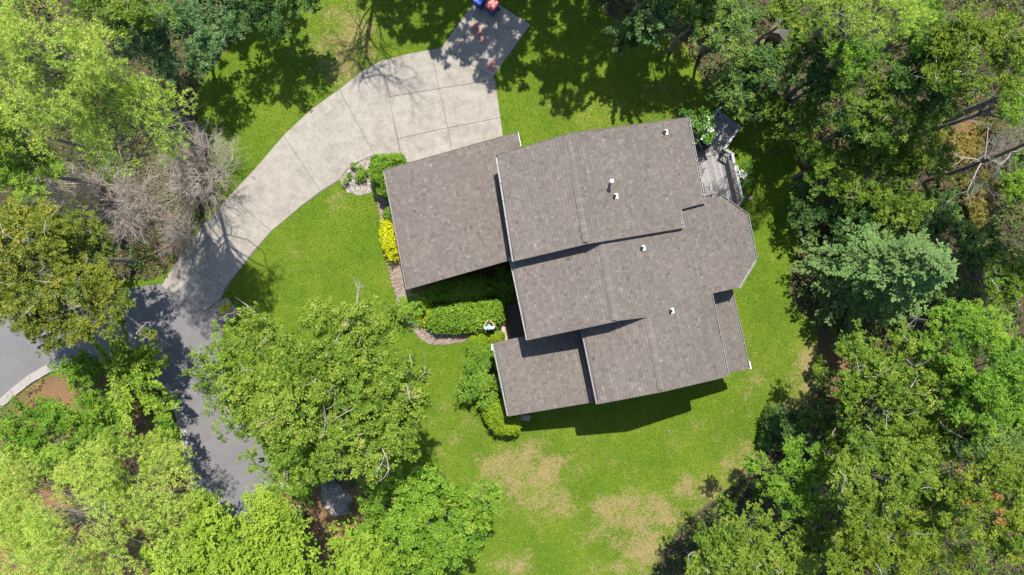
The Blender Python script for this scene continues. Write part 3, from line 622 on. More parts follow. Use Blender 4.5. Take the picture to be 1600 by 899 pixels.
# slim white hanger by the deck and a pale paver in the shaded lawn
a = Vector(P(1151.5, 258, 1.3)); b = Vector(P(1157.5, 277, 1.3)); o = tag(empty('plant_hanger', (a.x, a.y, 0)), 'slim white plant hanger standing just outside the deck rail', 'plant hanger'); b -= a
m = MB(); m.bar((b.x * .5, b.y * .5, 0), (b.x * .5, b.y * .5, 1.3), .025, .025); m.build('pole', WHITE, o)
m = MB(); m.bar((0, 0, 1.3), (b.x, b.y, 1.3), .03, .03); m.bar((b.x * .5, b.y * .5, 1.29), (b.x * .5 + .16, b.y * .5 + .01, 1.29), .022, .022); m.build('arm', WHITE, o)
m = MB(); m.lathe((b.x * .5 + .2, b.y * .5, 1.05), [(.05, 0), (.08, .12), (.06, .2), (.01, .24)], 10); m.build('basket', PVC, o)
c = P(1171, 310); m = MB(); m.prism([(-.1, -.11), (.11, -.1), (.1, .1), (-.11, .1)], 0, .09); m.prism([(-.08, -.08), (.08, -.08), (.08, .08), (-.08, .08)], .09, .12); o = m.build('paving_block', CURB); o.location = c; o.rotation_euler.z = .3
tag(o, 'small pale square block lying in the shaded lawn beside the deck', 'paving block')
c = P(821, 652); m = MB(); m.rings([[(x * w, y * .5 * w, z) for x, y in ((-.25, -.3), (.2, -.35), (.3, .2), (0, .35), (-.28, .25))] for w, z in ((1, 0), (.95, .1), (.6, .17))]); o = m.build('garden_rock', CURB); o.location = c
tag(o, 'pale rock in the house shadow at the low front roof corner', 'rock')

# ------------------------------------------------------------------ wheelie bins
def bin_(px, py, lid, label, rz):
    c = P(px, py, 1.05); o = empty('wheelie_bin', (c[0], c[1], .03), rz); o.scale = (.86, .86, 1); tag(o, label, 'bin', 'wheelie bins at the end of the parking pad')
    def ring(w, d, z, r=.06):
        q = []
        for sx, sy, a0 in ((1, 1, 0), (-1, 1, 1), (-1, -1, 2), (1, -1, 3)):
            for k in range(4):
                a_ = (a0 + k / 3) * math.pi / 2; q.append((sx * (w / 2 - r) + r * math.cos(a_), sy * (d / 2 - r) + r * math.sin(a_), z))
        return q
    m = MB(); m.rings([ring(.44, .50, .06), ring(.47, .54, .12), ring(.56, .68, .95), ring(.60, .72, .96), ring(.60, .72, 1.0)]); m.build('body', BLUEP, o)
    m = MB(); m.rings([ring(.60, .74, 1.0), ring(.62, .76, 1.015), ring(.62, .76, 1.045), ring(.54, .68, 1.075), ring(.3, .4, 1.09)]); m.build('lid', lid, o)
    m = MB(); m.bar((-.22, .42, .98), (.22, .42, .98), .035, .035); m.bar((-.22, .42, .98), (-.22, .33, .95), .04, .04); m.bar((.22, .42, .98), (.22, .33, .95), .04, .04); m.build('handle', BLUEP, o)
    for sx in (-1, 1):
        m = MB(); m.rings([[(x * sx, .30 + .1 * math.cos(i * math.pi / 8), .1 + .1 * math.sin(i * math.pi / 8)) for i in range(16)] for x in (.24, .31)]); m.build('wheel', BLACK, o)
bin_(769, 6, REDP, 'blue wheelie bin with a faded red lid on the concrete pad', math.radians(-38))
bin_(750, -3, BLUEL, 'all blue wheelie bin at the top edge, left of the red lidded one', math.radians(-36))
# red petals on the pad
rng = np.random.default_rng(8); V = []; F = []; T = []
for (px, py, r, n) in ((744, 42, 8, 90), (750, 52, 6, 60), (752, 64, 6, 50), (773, 98, 6, 70), (766, 106, 6, 70), (740, 46, 12, 40)):
    for i in range(n):
        c = P(px + rng.normal(0, r * .5), py + rng.normal(0, r * .5)); a_ = rng.uniform(0, 6.28); s = rng.uniform(.02, .045); k = len(V)
        for q in range(4): V.append((c[0] + s * math.cos(a_ + q * 1.57) * (1 if q % 2 else .6), c[1] + s * math.sin(a_ + q * 1.57) * (1 if q % 2 else .6), .036 + .01 * rng.random()))
        F.append((k, k + 1, k + 2, k + 3)); T += [rng.random()] * 4
PET, _t, _b = newmat('red_petals'); _t.links.new(ramp(_t, attr(_t, 'tint'), [(0, (.22, .04, .05)), (.6, (.45, .10, .10)), (1, (.55, .25, .2))]), _b.inputs['Base Color'])
tag(link('fallen_petals', npmesh('fallen_petals', V, F, T), PET, kind='stuff'), 'red fallen petals scattered on the concrete parking pad', 'petals')

# ------------------------------------------------------------------ utility cabinet, little shed
c = P(514, 746, .6); o = tag(empty('utility_cabinet', (c[0], c[1], 0), math.radians(4)), 'dark green utility cabinet among the bottom trees by the stone bed', 'utility cabinet')
m = MB(); m.rings([[(sx * w / 2, sy * d / 2, z) for sx, sy in ((-1, -1), (1, -1), (1, 1), (-1, 1))] for w, d, z in ((.58, .82, .08), (.58, .82, .62))]); m.build('body', GREENB, o)
m = MB(); m.rings([[(sx * w / 2, sy * d / 2 - .0, z) for sx, sy in ((-1, -1), (1, -1), (1, 1), (-1, 1))] for w, d, z in ((.64, .88, .62), (.64, .88, .67), (.54, .76, .72))]); m.build('lid', GREENB, o)
m = MB(); m.box((0, 0, .04), (.75, 1.0, .08)); m.build('base_pad', CURB, o)
m = MB(); m.box((0, -.42, .4), (.12, .03, .06)); m.build('latch', GREYM, o)
c = P(1223, 42, 1.4); o = tag(empty('small_shed', (c[0], c[1], 0), math.radians(-30)), 'tiny dark gabled shed half hidden under the trees at the top right', 'shed')
m = MB(); m.box((0, 0, .5), (.62, .62, 1.1)); m.build('wall', SIDE, o)
for sx in (-1, 1):
    m = MB(); m.add([(0, -.42, 1.45), (0, .42, 1.45), (sx * .42, .42, 1.1), (sx * .42, -.42, 1.1), (0, -.42, 1.41), (0, .42, 1.41), (sx * .42, .42, 1.06), (sx * .42, -.42, 1.06)], [(0, 1, 2, 3), (4, 5, 6, 7), (2, 3, 7, 6), (0, 3, 7, 4), (1, 2, 6, 5)]); m.build('roof', UNDER, o)

# ------------------------------------------------------------------ person
def skin(name, pts, edges, rad, mat, parent, sub=1):
    me = bpy.data.meshes.new(name); me.from_pydata(pts, edges, []); me.update(); o = link(name, me, mat, parent); o.modifiers.new('skin', 'SKIN').use_smooth_shade = True
    for i, r in enumerate(rad):
        s = me.skin_vertices[0].data[i]; s.radius = (r, r) if not isinstance(r, tuple) else r; s.use_root = (i == 0)
    if sub: ms = o.modifiers.new('sub', 'SUBSURF'); ms.levels = sub; ms.render_levels = sub
    return o
SKINM = flat('skin_tone', (0.464, 0.336, 0.248), .55, .08, 12); SHIRT = flat('white_shirt', (0.624, 0.624, 0.624), .8, .05, 8); CAP = flat('pale_blue_cap', (0.288, 0.464, 0.544), .7, .08, 10); SHORT = flat('blue_grey_shorts', (0.160, 0.184, 0.216), .8, .15); HAIR = flat('dark_hair', (0.024, 0.018, 0.014), .7)
c = P(765, 512, 1.0); pr = tag(empty('person', (c[0], c[1], .03), math.radians(6)), 'person in white shirt and pale blue cap on the brick path facing the hedge', 'person')
pts = [(0, 0, .92), (0, -.01, 1.12), (0, -.01, 1.34), (0, 0, 1.46), (0, .01, 1.56), (0, .02, 1.64), (0, .015, 1.72)]; rad = [(.15, .11), (.14, .10), (.16, .11), (.06, .06), (.065, .075), (.078, .095), (.06, .075)]
ed = [(i, i + 1) for i in range(6)]
def chain(start, pl, rl):
    k = start
    for p, r in zip(pl, rl): pts.append(p); rad.append(r); ed.append((k, len(pts) - 1)); k = len(pts) - 1
    return k
for s in (-1, 1):
    chain(0, [(s * .10, 0, .82), (s * .11, .01, .48), (s * .11, -.02, .10), (s * .12, .10, .03)], [.085, .058, .04, .035])
    w = chain(2, [(s * .19, -.01, 1.38), (s * .29, .07, 1.14), (s * .12, .30, 1.10), (s * .08, .35, 1.11)], [.062, .046, .032, .035])
    for f in range(4): chain(w, [(s * (.085 - .02 * f), .40, 1.12 - .012 * f), (s * (.07 - .018 * f), .435 - .006 * f, 1.09 - .012 * f), (s * (.05 - .014 * f), .425 - .006 * f, 1.065 - .012 * f)], [.011, .0095, .008])
    chain(w, [(s * .055, .35, 1.15), (s * .04, .385, 1.16)], [.012, .009])
skin('body', pts, ed, rad, SKINM, pr)
pts = [(0, -.01, .98), (0, -.01, 1.14), (0, -.01, 1.36), (.0, 0, 1.45)]; rad = [(.185, .135), (.17, .125), (.19, .13), (.085, .08)]; ed = [(0, 1), (1, 2), (2, 3)]
for s in (-1, 1): chain(2, [(s * .20, -.01, 1.39), (s * .275, .05, 1.19)], [.082, .066])
skin('shirt', pts, ed, rad, SHIRT, pr)
pts = [(0, 0, .94)]; rad = [(.175, .13)]; ed = []
for s in (-1, 1): chain(0, [(s * .10, 0, .80), (s * .115, .005, .52)], [.105, .09])
skin('shorts', pts, ed, rad, SHORT, pr)
m = MB(); m.lathe((0, .015, 1.69), [(.102, 0), (.104, .04), (.09, .085), (.055, .115), (.012, .125)], 16)
m.rings([[(x * .085, .10 + y * .10, 1.70 - .02 * y + dz) for x, y in ((-1, 0), (-.8, .6), (-.3, 1), (.3, 1), (.8, .6), (1, 0))] for dz in (-.006, .006)]); m.build('cap', CAP, pr, smooth=True)
m = MB(); m.lathe((0, -.005, 1.60), [(.06, 0), (.095, .04), (.098, .09)], 14); m.build('hair', HAIR, pr, smooth=True)
m = MB()
for s in (-1, 1): m.lathe((s * .033, .105, 1.655), [(.004, -.008), (.012, 0), (.004, .008)], 8)
m.build('eyes', BLACK, pr)
for s in (-1, 1):
    m = MB(); m.rings([[(s * .12 + x * .05, .05 + y * .13, z) for x, y in ((-.8, -1), (.8, -1), (1, .2), (.6, 1), (-.6, 1), (-1, .2))] for z in (0, .06)]); m.build('shoe', WHITE, pr)

# ------------------------------------------------------------------ vegetation generators
UP = np.array([0, 0, 1.0])
def nrm(a): return a / np.maximum(np.linalg.norm(a, axis=-1, keepdims=True), 1e-9)
def rdir(rng, n, zlo=-1.0):
    z = rng.uniform(zlo, 1, n); a = rng.uniform(0, 2 * np.pi, n); r = np.sqrt(np.maximum(0, 1 - z * z)); return np.stack([r * np.cos(a), r * np.sin(a), z], 1)
def leafquads(C, D, Nn, L, Wd, fold=.25, tipw=.12):
    T = nrm(np.cross(Nn, D)); L = L[:, None]; Wd = Wd[:, None]; dn = Nn * Wd * fold
    V = np.stack([C - D * L * .5, C + T * Wd * .5 + D * L * tipw - dn, C + D * L * .5 - dn * .6, C - T * Wd * .5 + D * L * tipw - dn], 1)
    n = len(C); return V.reshape(-1, 3), np.arange(4 * n).reshape(-1, 4)
def rosettes(rng, tips, ax, k, L, Wd, tiltm=.35, tilts=.5):
    n = len(tips); ax = nrm(ax); e1 = nrm(np.cross(ax, nrm(rng.normal(size=(n, 3))))); e2 = np.cross(ax, e1)
    a = (np.arange(k)[None, :] / k * 2 * np.pi + rng.uniform(0, 6.28, (n, 1)) + rng.normal(0, .35, (n, k)))[..., None]
    rad = e1[:, None] * np.cos(a) + e2[:, None] * np.sin(a); t = rng.normal(tiltm, tilts, (n, k, 1))
    D = nrm(rad * np.cos(t) + ax[:, None] * np.sin(t) + rng.normal(0, .15, (n, k, 3))); Nn = ax[:, None] * np.cos(t) - rad * np.sin(t); Nn = nrm(Nn - D * np.sum(Nn * D, -1, keepdims=True))
    LL = L * rng.uniform(.7, 1.25, (n, k)); C = tips[:, None] + D * (LL * .55)[..., None]
    V, F = leafquads(C.reshape(-1, 3), D.reshape(-1, 3), Nn.reshape(-1, 3), LL.ravel(), (LL * Wd / L).ravel()); return V, F
def tubes(Pp, R, K=4):
    n, M, _ = Pp.shape; d = np.empty_like(Pp); d[:, :-1] = Pp[:, 1:] - Pp[:, :-1]; d[:, -1] = d[:, -2]; d = nrm(d)
    ref = np.where(np.abs(d[:, :1, 2:3]) > .9, np.array([1.0, 0, 0]), np.array([0, 0, 1.0])); ref = np.broadcast_to(ref, d.shape)
    a = nrm(np.cross(d, ref)); b = np.cross(d, a); th = np.arange(K) / K * 2 * np.pi
    V = Pp[:, :, None] + R[:, :, None, None] * (a[:, :, None] * np.cos(th)[None, None, :, None] + b[:, :, None] * np.sin(th)[None, None, :, None])
    i = np.arange(n)[:, None, None] * M * K; j = np.arange(M - 1)[None, :, None] * K; k = np.arange(K)[None, None, :]; k2 = (k + 1) % K
    F = np.stack([i + j + k, i + j + k2, i + j + K + k2, i + j + K + k], -1).reshape(-1, 4); return V.reshape(-1, 3), F
def join(parts):
    V = []; F = []; o = 0
    for v, f in parts: V.append(v); F.append(f + o); o += len(v)
    return np.concatenate(V), np.concatenate(F)
def curve(a, b, M, rng, sag=.15):
    t = np.linspace(0, 1, M)[None, :, None]; L = np.linalg.norm(b - a, axis=1)[:, None, None]
    return a[:, None] * (1 - t) + b[:, None] * t + np.sin(np.pi * t) * L * (rng.normal(0, sag * .6, (len(a), 1, 3)) + np.array([0, 0, -sag * .4])) 
def lobes(rng, d, amp):
    r = np.ones(len(d))
    for _ in range(5): w = rng.normal(0, 2.2, 3); r += amp * .45 * np.sin(d @ w + rng.uniform(0, 6.28))
    return r
STAT = [0]; LAIK = .75
def put(name, V, F, mat, parent, tint=None, smooth=False):
    STAT[0] += len(F) * (F.shape[1] - 2); return link(name, npmesh(name, V, F, tint, smooth), mat, parent)
def woody(rng, root, base_r, zt, top, cl, bark, nl=34, K=5):
    """trunk with limbs reaching the leaf clumps"""
    n = 7; t = np.linspace(0, 1, n); p = np.stack([top[0] * t + .12 * np.sin(t * 5 + rng.uniform(0, 6)) * t * (1 - t) * 4, top[1] * t + .12 * np.cos(t * 4) * t * (1 - t) * 4, zt * t], 1)
    parts = [tubes(p[None], (base_r * (1.25 - t) / 1.25 + .02)[None] * np.where(t == 0, 1.35, 1)[None], 9)]; put('trunk', *parts[0], bark, root, smooth=True)
    s = cl[rng.permutation(len(cl))[:nl]]; s = s - np.array([0, 0, .12]); f = np.clip(s[:, 2] / max(zt, .1) - rng.uniform(.12, .35, len(s)), .25, .95)
    a = np.stack([np.interp(f, t, p[:, i]) for i in range(3)], 1); q = curve(a, s, 5, rng, .12); r0 = base_r * rng.uniform(.14, .28, len(s))
    R = r0[:, None] * np.linspace(1, .25, 5)[None]; parts = [tubes(q, R, K)]
    m = 4; aa = np.repeat(q[:, 3], m, 0); bb = np.repeat(s, m, 0) + rng.normal(0, 1, (len(s) * m, 3)) * np.minimum(np.linalg.norm(s - q[:, 2], axis=1), 1.6).repeat(m)[:, None] * .22
    q2 = curve(aa, bb, 4, rng, .15); parts.append(tubes(q2, np.repeat(r0, m)[:, None] * np.linspace(.35, .1, 4)[None], 4)); V, F = join(parts); put('branches', V, F, bark, root, smooth=True)
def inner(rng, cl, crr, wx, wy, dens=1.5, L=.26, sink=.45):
    """larger filler leaves deep in the crown; shade is put into their dark tint"""
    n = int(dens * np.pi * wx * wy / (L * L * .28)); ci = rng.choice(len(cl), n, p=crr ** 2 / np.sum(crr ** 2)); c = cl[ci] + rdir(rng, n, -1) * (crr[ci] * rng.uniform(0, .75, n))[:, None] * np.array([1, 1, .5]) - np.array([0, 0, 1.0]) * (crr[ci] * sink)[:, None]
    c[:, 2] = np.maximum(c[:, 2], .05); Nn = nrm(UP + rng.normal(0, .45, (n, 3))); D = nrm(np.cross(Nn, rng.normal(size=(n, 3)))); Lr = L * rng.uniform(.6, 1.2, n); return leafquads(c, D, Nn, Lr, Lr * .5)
def place(px, py, rx, ry, h, rz):
    zc = h - rz * .85; f = S * (1 - zc / H); x, y, _ = P(px, py, zc); return zc, rx * f, ry * f, (x, y, 0)
def broadleaf(px, py, rx, ry, h, mat, label, cat='tree', seed=0, rzk=.62, L=.13, Wd=.07, k=6, lai=3.2, ncl=46, cr=.34, amp=.22, bark=BARK, twigs=0, group=None, tint=.42, name=None, low=-.35, tiltm=.3, spread=.1, base=None):
    L, Wd = L * .82, Wd * .82
    rng = np.random.default_rng(seed * 7 + int(px) * 3 + int(py)); R0 = min(rx, ry) * S * .75; rz = R0 * rzk * 1.15; rz = min(rz, h * .48)
    zc, wx, wy, loc = place(px, py, rx, ry, h, rz); off = np.zeros(2)
    if base: lb = P(*base); off = np.array([loc[0] - lb[0], loc[1] - lb[1]]); loc = lb
    root = tag(empty(name or ('broadleaf_tree' if cat == 'tree' else 'shrub'), loc), label, cat, group)
    d = rdir(rng, ncl, low + .12); rr = rng.uniform(.12, 1, ncl) ** .45 * .82; sc = np.array([wx, wy, rz]); cl = d * (rr * 1.08 * lobes(rng, d, amp * 1.35))[:, None] * sc; cl[:, 2] += zc; cl[:, :2] += off
    cl[:, 2] = np.maximum(cl[:, 2], .25)
    Rm = (wx + wy) / 2; crr = cr * Rm * rng.uniform(.6, 1.25, ncl); ctint = rng.normal(tint, spread, ncl)
    nle = int(LAIK * lai * np.pi * wx * wy / (L * Wd * .55)); ntip = max(ncl * 4, nle // k); ci = rng.choice(ncl, ntip, p=crr ** 2 / np.sum(crr ** 2))
    q_ = 7; ns = ntip // q_ + 1; cs = rng.choice(ncl, ns, p=crr ** 2 / np.sum(crr ** 2)); ds = rdir(rng, ns, -.2); sub = cl[cs] + ds * (crr[cs] * rng.uniform(.25, 1.05, ns) ** .6)[:, None] * np.array([1, 1, .62])
    si = rng.integers(0, ns, ntip); ci = cs[si]; t2 = rdir(rng, ntip, -.1); td = nrm(ds[si] * .55 + t2 * .6); rs = min(.24, .8 * crr.mean()) * rng.uniform(.3, 1, ntip); tips = sub[si] + t2 * rs[:, None] * np.array([1, 1, .7]); stint = rng.normal(0, .07, ns); tips[:, 2] = np.maximum(tips[:, 2], .06)
    ax = td * .6 + UP * .75 + rng.normal(0, .25, (ntip, 3)); V, F = rosettes(rng, tips, ax, k, L, Wd, tiltm)
    tt = np.clip((ctint[ci] + stint[si])[:, None] + rng.normal(0, .07, (ntip, 1)) + rng.normal(0, .17, (ntip, k)), 0, 1); vi, fi = inner(rng, cl, crr, wx, wy); V, F = join([(V, F), (vi, fi)]); put('crown', V, F, mat, root, np.concatenate([np.repeat(tt.ravel(), 4), np.clip(rng.normal(.15, .08, len(fi)), 0, 1).repeat(4)]))  # inner leaves get a low tint, painting dark shade into the crown gaps
    br = .03 + .011 * h; woody(rng, root, br, zc + .35 * rz, off + rng.normal(0, .12, 2) * min(1, h / 8), cl, bark, min(ncl, 40))
    if twigs:
        s = cl[rng.integers(0, ncl, twigs)] + rng.normal(0, .3, (twigs, 3)) * Rm * .3; dd = rdir(rng, twigs, -.1); e = s + dd * rng.uniform(.5, 1.3, twigs)[:, None] * Rm * .28; e[:, 2] = np.maximum(e[:, 2], s[:, 2] + .1)
        q = curve(s, e, 5, rng, .22); parts = [tubes(q, np.full((twigs, 1), .022) * np.linspace(1, .35, 5)[None], 4)]
        m = 3; aa = np.repeat(q[:, 2], m, 0); b2 = aa + rdir(rng, twigs * m, -.2) * rng.uniform(.2, .55, twigs * m)[:, None] * Rm * .2; parts.append(tubes(curve(aa, b2, 4, rng, .2), np.full((twigs * m, 1), .011) * np.linspace(1, .4, 4)[None], 3))
        V, F = join(parts); put('bare_twigs', V, F, TWIG, root)['kind'] = 'stuff'
    return root
def pine(px, py, rx, ry, h, label, seed=0, mat=None, ncl=60, tuft=.17, dens=1.0, rzk=.8, tint=.5, base=None):
    rng = np.random.default_rng(seed + int(px)); R0 = min(rx, ry) * S * .65; rz = min(R0 * rzk * 1.2, h * .3); zc, wx, wy, loc = place(px, py, rx, ry, h, rz)
    lean = np.zeros(2)
    if base: lb = P(*base); lean = np.array([loc[0] - lb[0], loc[1] - lb[1]]); loc = lb
    root = tag(empty('pine_tree', loc), label, 'tree'); off = np.array([lean[0], lean[1], zc])
    d = rdir(rng, ncl, -.5); rr = rng.uniform(.1, 1, ncl) ** .5 * .86; cl = d * (rr * 1.08 * lobes(rng, d, .3))[:, None] * np.array([wx, wy, rz]) + off
    Rm = (wx + wy) / 2; crr = Rm * .20 * rng.uniform(.6, 1.3, ncl); nt_ = int(dens * 5.6 * np.pi * wx * wy / (np.pi * tuft * tuft * .5)); ci = rng.choice(ncl, nt_, p=crr ** 2 / np.sum(crr ** 2))
    td = rdir(rng, nt_, -.6); tips = cl[ci] + td * (crr[ci] * rng.uniform(.2, 1, nt_) ** .5)[:, None] * np.array([1, 1, .55])
    ax = nrm(td * np.array([1, 1, .4]) + UP * .55 + rng.normal(0, .2, (nt_, 3))); k = 14
    nd = nrm(rdir(rng, nt_ * k, -1).reshape(nt_, k, 3) + ax[:, None] * .75); Ls = tuft * rng.uniform(.7, 1.1, (nt_, k, 1)); e = tips[:, None] + nd * Ls; sd = nrm(np.cross(nd, rng.normal(size=(nt_, k, 3)))) * .011
    mid = tips[:, None] + nd * Ls * .25
    V = np.stack([mid - sd, e, mid + sd], 2).reshape(-1, 3); F = np.arange(nt_ * k * 3).reshape(-1, 3)
    tt = np.clip(rng.normal(tint, .1, ncl)[ci][:, None] + rng.normal(0, .08, (nt_, 1)) + rng.normal(0, .1, (nt_, k)), 0, 1); put('crown', V, F, mat or LM['pine'], root, np.repeat(tt.ravel(), 3))
    woody(rng, root, (.03 + .008 * h), zc + rz * .5, np.array(lean) + rng.normal(0, .1, 2), cl, BARK, ncl)
    return root
def branching(rng, starts, dirs, lens, rads, levels, kids, spread, upb=.15, K=3, M=4, shrink=.62, curl=.12):
    parts = []; tips = []
    for lv in range(levels):
        n = len(starts); ends = starts + dirs * lens[:, None]; Ml = M if lv < 3 else 3; q = curve(starts, ends, Ml, rng, curl); r = rads[:, None] * np.linspace(1, .45, Ml)[None]; parts.append(tubes(q, r, K if lv else K + 2)); tips = q[:, -1]
        if lv == levels - 1: break
        k = kids[lv]; t = rng.uniform(.3, 1, (n, k)); t[:, 0] = 1; seg = t * (Ml - 1); i0 = np.minimum(seg.astype(int), Ml - 2); fr = (seg - i0)[..., None]; ii = np.arange(n)[:, None]
        s = q[ii, i0] * (1 - fr) + q[ii, i0 + 1] * fr; d2 = nrm(dirs[:, None] + rng.normal(0, spread, (n, k, 3)) + UP * upb)
        lens = (np.repeat(lens, k) * shrink * rng.uniform(.6, 1.25, n * k)); rads = np.repeat(rads, k) * .55; starts = s.reshape(-1, 3); dirs = d2.reshape(-1, 3)
    V, F = join(parts); return V, F, tips
def bare(px, py, rx, ry, h, label, seed, name='bare_shrub', cat='shrub', stems=9, mat=None, levels=5, kids=(5, 5, 4, 4), thick=.05, flat_=.75):
    rng = np.random.default_rng(seed); zc = h * .6; f = S * (1 - zc / H); x, y, _ = P(px, py, zc); root = tag(empty(name, (x, y, 0)), label, cat)
    a = np.arange(stems) / stems * 6.28 + rng.normal(0, .3, stems); d = nrm(np.stack([np.cos(a) * rx * f, np.sin(a) * ry * f, np.full(stems, h * flat_)], 1) * rng.uniform(.4, 1.0, (stems, 1)) * np.array([1, 1, 1.0]) + np.array([0, 0, .5]))
    tot = np.sqrt((np.cos(a) * rx * f) ** 2 + (np.sin(a) * ry * f) ** 2 + h * h * .6) * .5; V, F, tips = branching(rng, rng.normal(0, .12, (stems, 3)) * np.array([1, 1, 0]), d, tot, np.full(stems, thick), levels, kids, .48, .08)
    V[:, 2] = np.maximum(V[:, 2], .02); put('branches', V, F, mat or DEAD, root); return root
def spruce(px, py, R, h, label, seed=0, mat=None, name='spruce_tree'):
    rng = np.random.default_rng(seed); zc = h * .42; f = S * (1 - zc / H); x, y, _ = P(px, py, zc); Rw = R * f * 1.05; root = tag(empty(name, (x, y, 0)), label, 'tree')
    B = []; nb = 0; A = []; E = []
    for w in range(26):
        z = h * (.10 + .87 * (w / 25) ** .9); r = Rw * (1 - z / h) ** .72 + .12; k = int(7 + 5 * (1 - z / h))
        for j in range(k):
            a = j / k * 6.28 + rng.uniform(0, 6.28) * .15 + w * 1.7; rr = r * rng.uniform(.55, 1.18); A.append((0, 0, z)); E.append((math.cos(a) * rr, math.sin(a) * rr, z + rng.uniform(-.16, .12) * rr))
    A = np.array(A); E = np.array(E); q = curve(A, E, 6, rng, .06); V1 = tubes(q, np.linspace(.028, .008, 6)[None].repeat(len(A), 0), 4)
    # side sprays along every branch
    C_ = []; D_ = []; T_ = []
    bt = rng.normal(.45, .1, len(A))
    for i in range(len(A)):
        d = E[i] - A[i]; L = np.linalg.norm(d); d = d / L; side = nrm(np.cross(d, UP)[None])[0]; n = max(4, int(L / .125)); t = rng.uniform(.12, 1.0, n * 2); sg = np.where(np.arange(n * 2) % 2 == 0, 1, -1)[:, None]
        base = A[i] + d * (L * t)[:, None]; ln = np.minimum(.42, .30 * L * (1.08 - t) + .10)[:, None]; sd = nrm(d * .75 + side * sg * rng.uniform(.35, 1.1, (n * 2, 1)) + rng.normal(0, .12, (n * 2, 3)) + UP * .05)
        m = 3
        for u in range(m): C_.append(base + sd * ln * ((u + .6) / m)); D_.append(sd); T_.append(np.full(n * 2, bt[i] + (.12 if u == m - 1 else 0)))
    C_ = np.concatenate(C_); D_ = np.concatenate(D_); T_ = np.concatenate(T_); n = len(C_); k = 4
    D2 = nrm(np.repeat(D_, k, 0) + rng.normal(0, .5, (n * k, 3)) * np.array([1, 1, .6])); Nn = nrm(rng.normal(0, .35, (n * k, 3)) + UP); Nn = nrm(Nn - D2 * np.sum(Nn * D2, -1, keepdims=True)); Lr = rng.uniform(.10, .16, n * k)
    V, F = leafquads(np.repeat(C_, k, 0) + D2 * (Lr * .4)[:, None], D2, Nn, Lr, Lr * .36, .15); put('crown', V, F, mat or LM['spruce'], root, np.repeat(np.clip(np.repeat(T_, k) + rng.normal(0, .1, n * k), 0, 1), 4))
    t = np.linspace(0, 1, 7); put('trunk', *tubes(np.stack([t * 0, t * 0, t * h], 1)[None], (.16 * (1 - t) + .012)[None], 8), BARKD, root, smooth=True); put('branches', *V1, BARKD, root); return root
def feathery(px, py, R, h, label, ang, seed, mat=None, n=16, spreadA=1.2, name='cedar_tree'):
    rng = np.random.default_rng(seed); zc = h * .6; f = S * (1 - zc / H); x, y, _ = P(px, py, zc); Rw = R * f; root = tag(empty(name, (x, y, 0)), label, 'tree')
    a = ang + rng.uniform(-spreadA, spreadA, n); d = nrm(np.stack([np.cos(a), np.sin(a), rng.uniform(.35, .9, n)], 1)); s = np.zeros((n, 3)); s[:, 2] = rng.uniform(.25, .65, n) * h; e = s + d * Rw * rng.uniform(.7, 1.25, (n, 1)); q = curve(s, e, 8, rng, .1)
    C_ = []; D_ = []; T_ = []
    for i in range(n):
        bt = rng.normal(.45, .1)
        for j in range(1, 8):
            p0 = q[i, j - 1]; p1 = q[i, j]; dd = nrm((p1 - p0)[None])[0]; m = 9; t = rng.random((m, 1)); base = p0 + (p1 - p0) * t; sd = nrm(dd * .8 + rng.normal(0, .55, (m, 3))); ln = rng.uniform(.12, .5, (m, 1)) * Rw * .4 * (1.15 - j / 8)
            for u in range(4): C_.append(base + sd * ln * (u + .5) / 4); D_.append(sd); T_.append(np.full(m, bt + .06 * u))
    C_ = np.concatenate(C_); D_ = np.concatenate(D_); T_ = np.concatenate(T_); k = 4; nn = len(C_); D2 = nrm(np.repeat(D_, k, 0) + rng.normal(0, .32, (nn * k, 3))); Nn = nrm(rng.normal(0, .5, (nn * k, 3)) + UP); Nn = nrm(Nn - D2 * np.sum(Nn * D2, -1, keepdims=True)); Lr = rng.uniform(.11, .20, nn * k)
    V, F = leafquads(np.repeat(C_, k, 0) + D2 * (Lr * .4)[:, None], D2, Nn, Lr, Lr * .22, .1); put('crown', V, F, mat or LM['cedar'], root, np.repeat(np.clip(np.repeat(T_, k) + rng.normal(0, .1, nn * k), 0, 1), 4))
    t = np.linspace(0, 1, 6); put('trunk', *tubes(np.stack([t * 0, t * 0, t * h * .7], 1)[None], (.09 * (1 - t) + .02)[None], 7), BARKD, root, smooth=True); put('branches', *tubes(q, np.linspace(.035, .008, 8)[None].repeat(n, 0), 4), BARK, root); return root
